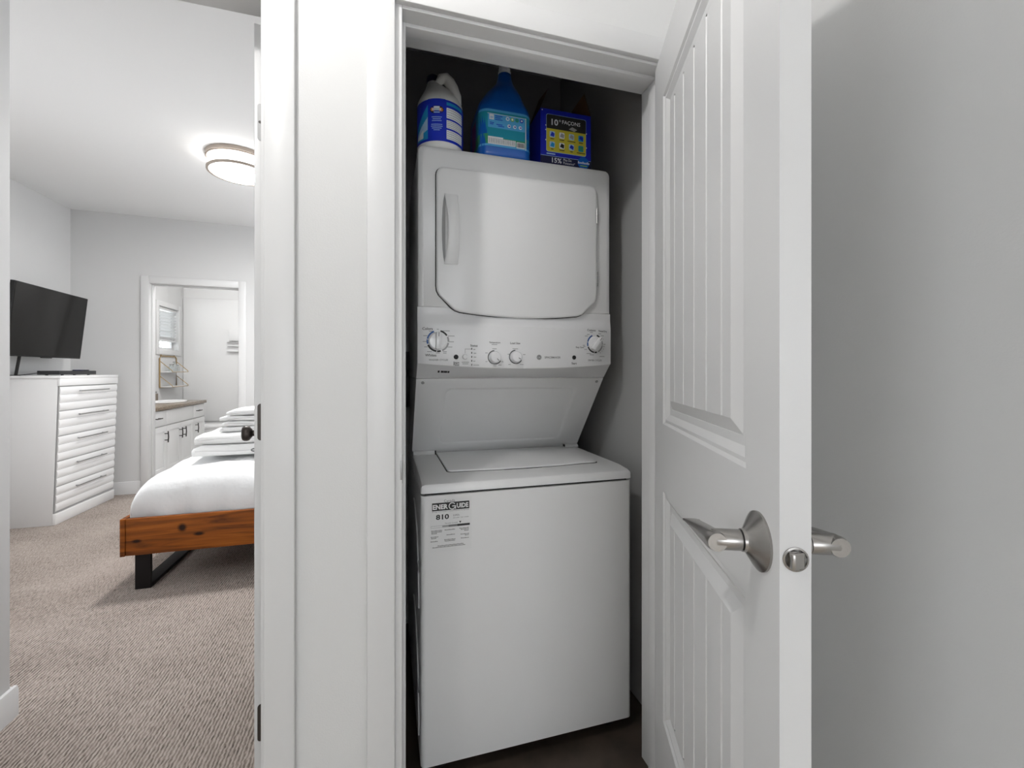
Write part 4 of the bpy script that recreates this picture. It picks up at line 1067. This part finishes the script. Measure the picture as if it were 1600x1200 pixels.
# folded towels
TB = onZ(352, 715, 0.655)
def towel(cx, cy, z, lx, ly, hz, label, rz, seed, sag=0.0):
    o = empty('folded_towel', (cx, cy, z), rz); tag(o, label, 'towel', None)
    m = MB(); rings = []; n = 14
    for i in range(n + 1):
        t = i / n; x = -lx / 2 + lx * t
        e = min(t, 1 - t) / 0.08; e = math.sqrt(max(0, 1 - (1 - min(1, e)) ** 2)); e = 0.70 + 0.30 * e
        ring = []
        pr_ = []
        for a in range(9): 
            an = R(90 + 180 * a / 8); pr_.append((-ly / 2 + hz / 2 * 0.9 + hz / 2 * 0.9 * math.cos(an), hz / 2 + hz / 2 * math.sin(an)))
        nb = 5
        pr_ += [(-ly / 2 + hz / 2 + (ly - hz) * (q + 1) / nb, 0.0) for q in range(nb)]
        for a in range(7):
            an = R(-90 + 180 * a / 6); pr_.append((ly / 2 - hz * 0.3 + hz * 0.3 * math.cos(an), hz / 2 + hz / 2 * math.sin(an)))
        pr_ += [(ly / 2 - hz * 0.3 - (ly - hz) * (q + 1) / nb, hz) for q in range(nb - 1)]
        for (y, zz) in pr_:
            w_ = noise.noise(Vector((x * 11 + seed, y * 9, seed))) * 0.005 + noise.noise(Vector((x * 30 + seed, y * 26, zz * 9))) * 0.002
            zr = zz * e
            if zz > hz * 0.2: zr += w_ + sag * math.sin(math.pi * t) * zz / hz
            ring.append((x, y + w_ * 0.8, max(0.0, zr)))
        rings.append(ring)
    m.loft(rings).build('towel_fold', 'towel_white', o, ang=75)
    # crease between the folded layers along the front
    pts = [(-lx / 2 * 0.94 + lx * 0.94 * i / 10, -ly / 2 + 0.0015 + 0.001 * math.sin(i * 1.7 + seed), hz * 0.5 + 0.004 * math.sin(i * 0.9 + seed)) for i in range(11)]
    MB().tube(pts, 0.003, 6).build('fold_crease', 'paper_white', o)
    return o
tcx, tcy = TB.x + 0.105, TB.y + 0.16
tz = duvet_top(tcx - 0.28, tcx + 0.28, tcy - 0.18, tcy + 0.18) + 0.001
T1 = towel(tcx, tcy, tz, 0.56, 0.36, 0.066, 'thick white bath towel lying directly on the duvet, bottom of the stack', R(2), 1.0)
T2 = towel(tcx + 0.01, tcy + 0.01, tz + 0.070, 0.56, 0.35, 0.066, 'thick white bath towel, second from the bottom of the towel stack', R(1), 5.0)
cx2 = tcx + 0.06
T3 = towel(cx2, tcy + 0.03, tz + 0.140, 0.42, 0.30, 0.030, 'white hand towel, lowest of the smaller towels in the stack', R(0), 9.0)
T4 = towel(cx2 + 0.01, tcy + 0.03, tz + 0.174, 0.42, 0.29, 0.030, 'white hand towel just above the lowest of the smaller towels', R(2), 13.0)
T5 = towel(cx2 - 0.005, tcy + 0.03, tz + 0.208, 0.41, 0.29, 0.030, 'white hand towel just below the topmost towel of the stack', R(-1), 17.0)
T6 = towel(cx2 + 0.02, tcy + 0.03, tz + 0.243, 0.40, 0.28, 0.029, 'topmost white towel of the stack on the bed', R(3), 21.0, sag=0.010)
for (t, x, z_) in ((T1, 0.06, 0.030), (T2, 0.075, 0.028)):
    rg = MB(); c = Vector((x, -0.186, z_ + 0.002)) if t is T1 else Vector((x, -0.181, z_ + 0.004))
    rg.tube([c + Vector((0.022 * math.cos(a / 10 * 6.283), -0.004, 0.009 * math.sin(a / 10 * 6.283))) for a in range(11)], 0.004, 6)
    rg.build('woven_loop', 'ink_grey', t)

# ================================================================== BATHROOM
VX = -2.26; VY0, VY1 = 5.245, 6.62; CT = 0.81
vn = empty('bathroom_vanity', (VX, VY0, 0)); tag(vn, 'white bathroom vanity cabinet with dark bar pulls', 'vanity')
VL = VY1 - VY0; VD = VX - XL - 0.004
MB().box(-VD, -0.045, 0, VL, 0.0, CT - 0.038).build('cabinet_body', 'lacquer_white', vn)
qs = [0.0, 0.345, 0.69, 1.035, VL]
for k in range(4):
    a, b = qs[k] + 0.003, qs[k + 1] - 0.003
    dm = MB().box(-0.045, -0.025, a, b, 0.10, 0.595)
    rgs = []
    for (t, d) in ((0, -0.0245), (0.05, -0.0245), (0.055, -0.030)):
        pass
    do = dm.build('door', 'lacquer_white', vn, bevel=0.002)
    for (c0, c1, e0_, e1_) in ((a, a + 0.055, 0.10, 0.595), (b - 0.055, b, 0.10, 0.595), (a + 0.055, b - 0.055, 0.10, 0.155), (a + 0.055, b - 0.055, 0.54, 0.595)):
        pass
    MB().box(-0.026, -0.019, a, a + 0.055, 0.10, 0.595).box(-0.026, -0.019, b - 0.055, b, 0.10, 0.595).box(-0.026, -0.019, a + 0.055, b - 0.055, 0.10, 0.155).box(-0.026, -0.019, a + 0.055, b - 0.055, 0.54, 0.595).build('door_frame', 'lacquer_white', do)
    hy = (b - 0.045) if k in (0, 1) else (a + 0.045)
    hm = MB().tube([(0.012, hy, 0.42), (0.016, hy, 0.48), (0.012, hy, 0.54)], 0.006, 8)
    for zz in (0.445, 0.515): hm.tube([(-0.02, hy, zz), (0.013, hy, zz)], 0.005, 8)
    hm.build('handle', 'pull_dark', do)
for (a, b, hd) in ((0.003, 0.342, True), (0.348, 1.032, False), (1.038, VL - 0.003, True)):
    do = MB().box(-0.045, -0.021, a, b, 0.605, CT - 0.045).build('drawer', 'lacquer_white', vn, bevel=0.003)
    if hd:
        c = (a + b) / 2 - 0.05
        hm = MB().tube([(0.010, c - 0.06, 0.69), (0.014, c, 0.69), (0.010, c + 0.06, 0.69)], 0.006, 8)
        for q in (-0.04, 0.04): hm.tube([(-0.022, c + q, 0.69), (0.011, c + q, 0.69)], 0.005, 8)
        hm.build('handle', 'pull_dark', do)
ct = MB().box(XL + 0.003, VX, VY0 - 0.03, VY1 + 0.012, CT - 0.038, CT)
tag(ct.build('countertop', 'granite', None, bevel=0.003), 'speckled brown granite countertop on the bathroom vanity', 'countertop')
tag(MB().box(XL + 0.003, XL + 0.022, VY0 - 0.03, VY1 + 0.012, CT, CT + 0.09).build('backsplash', 'granite', None, bevel=0.002), 'low granite backsplash along the wall behind the sink', 'backsplash')
sk = empty('sink', (-2.53, 6.22, CT)); tag(sk, 'white oval sink set into the granite bathroom counter', 'sink')
m = MB(); rings = []
for (r_, z_) in ((0.20, 0.0), (0.205, 0.010), (0.198, 0.018), (0.185, 0.016), (0.175, 0.008), (0.14, 0.004), (0.02, 0.002)):
    rings.append([(r_ * 0.9 * math.cos(2 * math.pi * i / 32), r_ * 1.25 * math.sin(2 * math.pi * i / 32), z_) for i in range(32)])
m.loft(rings).build('basin', 'porcelain', sk, ang=50)
m = MB().tube([(-0.215, 0, 0.0), (-0.215, 0, 0.10), (-0.20, 0, 0.13), (-0.16, 0, 0.14), (-0.11, 0, 0.12)], 0.011, 10)
m.build('faucet', 'steel', sk)

# window and blind
wn = empty('window_1', (XL, 6.955, 1.755)); tag(wn, 'small white bathroom window with a partly lowered blind', 'window', kind='structure')
ya, yb, za, zb_ = 6.68 - 6.955, 7.23 - 6.955, 1.47 - 1.755, 2.04 - 1.755
fr = MB()
for (a, b, c, d) in ((ya - 0.065, ya, za - 0.065, zb_ + 0.065), (yb, yb + 0.065, za - 0.065, zb_ + 0.065), (ya, yb, za - 0.065, za), (ya, yb, zb_, zb_ + 0.065)):
    fr.box(0.0, 0.016, a, b, c, d)
fr.build('window_casing', 'trim_paint', wn, bevel=0.002)
fr = MB()
for (a, b, c, d) in ((ya, ya + 0.035, za, zb_), (yb - 0.035, yb, za, zb_), (ya + 0.035, yb - 0.035, za, za + 0.035), (ya + 0.035, yb - 0.035, zb_ - 0.035, zb_)):
    fr.box(-0.11, -0.06, a, b, c, d)
fr.build('window_frame', 'trim_paint', wn)
MB().box(-0.088, -0.083, ya + 0.035, yb - 0.035, za + 0.035, zb_ - 0.035).build('pane', 'glass', wn)
bl = empty('window_blind', (XL - 0.03, 6.955, 1.755)); tag(bl, 'white slatted blind half lowered in the bathroom window', 'blind')
MB().box(-0.02, 0.02, ya + 0.006, yb - 0.006, zb_ - 0.04, zb_ - 0.004).build('head_rail', 'trim_paint', bl, bevel=0.002)
for k in range(9):
    zz = zb_ - 0.075 - k * 0.042
    MB().box(-0.022, 0.022, ya + 0.008, yb - 0.008, -0.0013, 0.0013).xf(lambda p: (p[0] * 0.82 , p[1], p[2] + zz + p[0] * 0.85)).build('slat', 'trim_paint', bl)
for q in (ya + 0.12, yb - 0.12): MB().tube([(0, q, zb_ - 0.04), (0, q, zb_ - 0.43)], 0.0015, 6).build('cord', 'ink_midgrey', bl)
MB().box(-0.02, 0.02, ya + 0.008, yb - 0.008, zb_ - 0.455, zb_ - 0.435).build('bottom_rail', 'trim_paint', bl, bevel=0.002)

# brass wall rack with jars
rk = empty('wall_rack', (XL, 6.70, 0.975)); tag(rk, 'brass wire wall rack with two white shelves beside the bathroom window', 'shelf')
RWd, RHt, RDp = 0.47, 0.41, 0.15
m = MB().tube([(0.01, 0, 0), (0.01, 0, RHt - 0.03), (0.01, 0.03, RHt), (0.01, RWd - 0.03, RHt), (0.01, RWd, RHt - 0.03), (0.01, RWd, 0), (0.01, 0, 0)], 0.008, 8)
for q in (0.05, RWd - 0.05): m.tube([(0.004, q, RHt), (0.004, q, RHt + 0.03)], 0.006, 8)
for zz in (0.0, 0.195):
    for q in (0.0, RWd): m.tube([(0.01, q, zz + 0.15), (RDp, q, zz + 0.02), (RDp, q, zz + 0.004)], 0.0045, 8)
    m.tube([(RDp, 0, zz + 0.006), (RDp, RWd, zz + 0.006)], 0.0045, 8)
m.build('wire_frame', 'brass', rk)
for zz in (0.0, 0.195): MB().box(0.012, RDp, 0.006, RWd - 0.006, zz, zz + 0.012).build('shelf', 'lacquer_white', rk, bevel=0.002)
for k, (q, hh, rr, lab) in enumerate(((0.14, 0.085, 0.03, 'squat clear glass jar on the upper shelf of the brass rack'), (0.23, 0.12, 0.027, 'tall clear glass jar on the upper shelf of the brass rack'), (0.32, 0.075, 0.026, 'small clear glass bottle at the end of the brass rack shelf'))):
    j = empty('glass_jar', (XL + 0.08, 6.70 + q, 0.975 + 0.207)); tag(j, lab, 'jar')
    MB().lathe([(rr, 0), (rr, hh * 0.75), (rr * 0.6, hh * 0.86), (rr * 0.6, hh)], n=16).build('jar_body', 'glass', j)
    MB().lathe([(rr * 0.68, hh), (rr * 0.68, hh + 0.014)], n=16).build('lid', 'steel', j)

# toilet beside the vanity
tl = empty('toilet', (XL + 0.005, 7.0, 0.002)); tag(tl, 'white toilet beyond the bathroom vanity', 'toilet')
MB().prism(rrect(0.0, 0.19, -0.20, 0.20, 0.03, 4), 'z', 0.38, 0.72).build('tank', 'porcelain', tl, bevel=0.01)
MB().prism(rrect(-0.0, 0.205, -0.21, 0.21, 0.03, 4), 'z', 0.72, 0.755).build('tank_lid', 'porcelain', tl, bevel=0.008)
m = MB(); rings = []
for (z_, k, sh) in ((0.0, 0.62, -0.08), (0.05, 0.58, -0.08), (0.18, 0.60, -0.06), (0.30, 0.85, -0.02), (0.37, 1.0, 0.0), (0.395, 1.0, 0.0)):
    rings.append([(0.44 + sh + 0.27 * k * math.cos(2 * math.pi * i / 28), 0.19 * k * math.sin(2 * math.pi * i / 28), z_) for i in range(28)])
m.loft(rings).build('bowl', 'porcelain', tl, ang=50)
m = MB(); rings = []
for (z_, k) in ((0.398, 1.0), (0.42, 1.02), (0.424, 1.03), (0.446, 1.0), (0.45, 0.94)):
    rings.append([(0.43 + 0.275 * k * math.cos(2 * math.pi * i / 28), 0.195 * k * math.sin(2 * math.pi * i / 28), z_) for i in range(28)])
m.loft(rings).build('seat_lid', 'porcelain', tl, ang=40)

# shower surround on the end wall, dispenser
ss = empty('shower_surround', (-1.95, 7.42, 0)); tag(ss, 'glossy white shower surround at the end of the bathroom', 'shower surround')
p0 = XL + 0.004 + 1.95
MB().box(p0, 0.9, -0.028, -0.001, 0.45, 2.25).build('wall_panel', 'surround_white', ss, bevel=0.008)
dp = onY(365, 535, 7.38)
sd = empty('soap_caddy', (dp.x, 7.391, dp.z)); tag(sd, 'white soap caddy with grey trays on the shower wall', 'caddy')
MB().box(-0.05, 0.09, -0.05, 0, 0.02, 0.17).build('dispenser', 'bath_paint', sd, bevel=0.008)
for zz in (-0.14, -0.06, 0.0): MB().box(-0.08, 0.10, -0.05, 0, zz, zz + 0.006).build('tray', 'paper_white', sd)

# bathroom door, folded back out of sight behind the jamb, only its edge shows
dpos = wb_root_xf((sR - 0.002, 0.128, 0))
d3 = empty('door_3', dpos, R(90) + BA + R(8)); tag(d3, 'white bathroom door standing open, seen edge on behind its casing', 'door', kind='structure')
MB().box(0, 0.70, -0.035, 0.0, 0.012, 2.03).build('door_slab', 'door_paint', d3, bevel=0.0015)
for zz in (1.75, 1.04, 0.30):
    MB().box(-0.0015, 0.0005, -0.028, -0.004, zz - 0.045, zz + 0.045).build('hinge', 'hinge_grey', d3)

# bathroom ceiling light
bl_ = empty('bathroom_ceiling_light', (-1.75, 5.95, H)); tag(bl_, 'round flush ceiling light in the bathroom', 'ceiling light')
MB().lathe([(0.16, 0), (0.16, -0.02), (0.15, -0.025)], n=32).build('base', 'champagne', bl_)
MB().lathe([(0.145, -0.025), (0.145, -0.06), (0.12, -0.085), (0.06, -0.10), (0.001, -0.104)], n=32).build('globe', 'bath_glow', bl_)
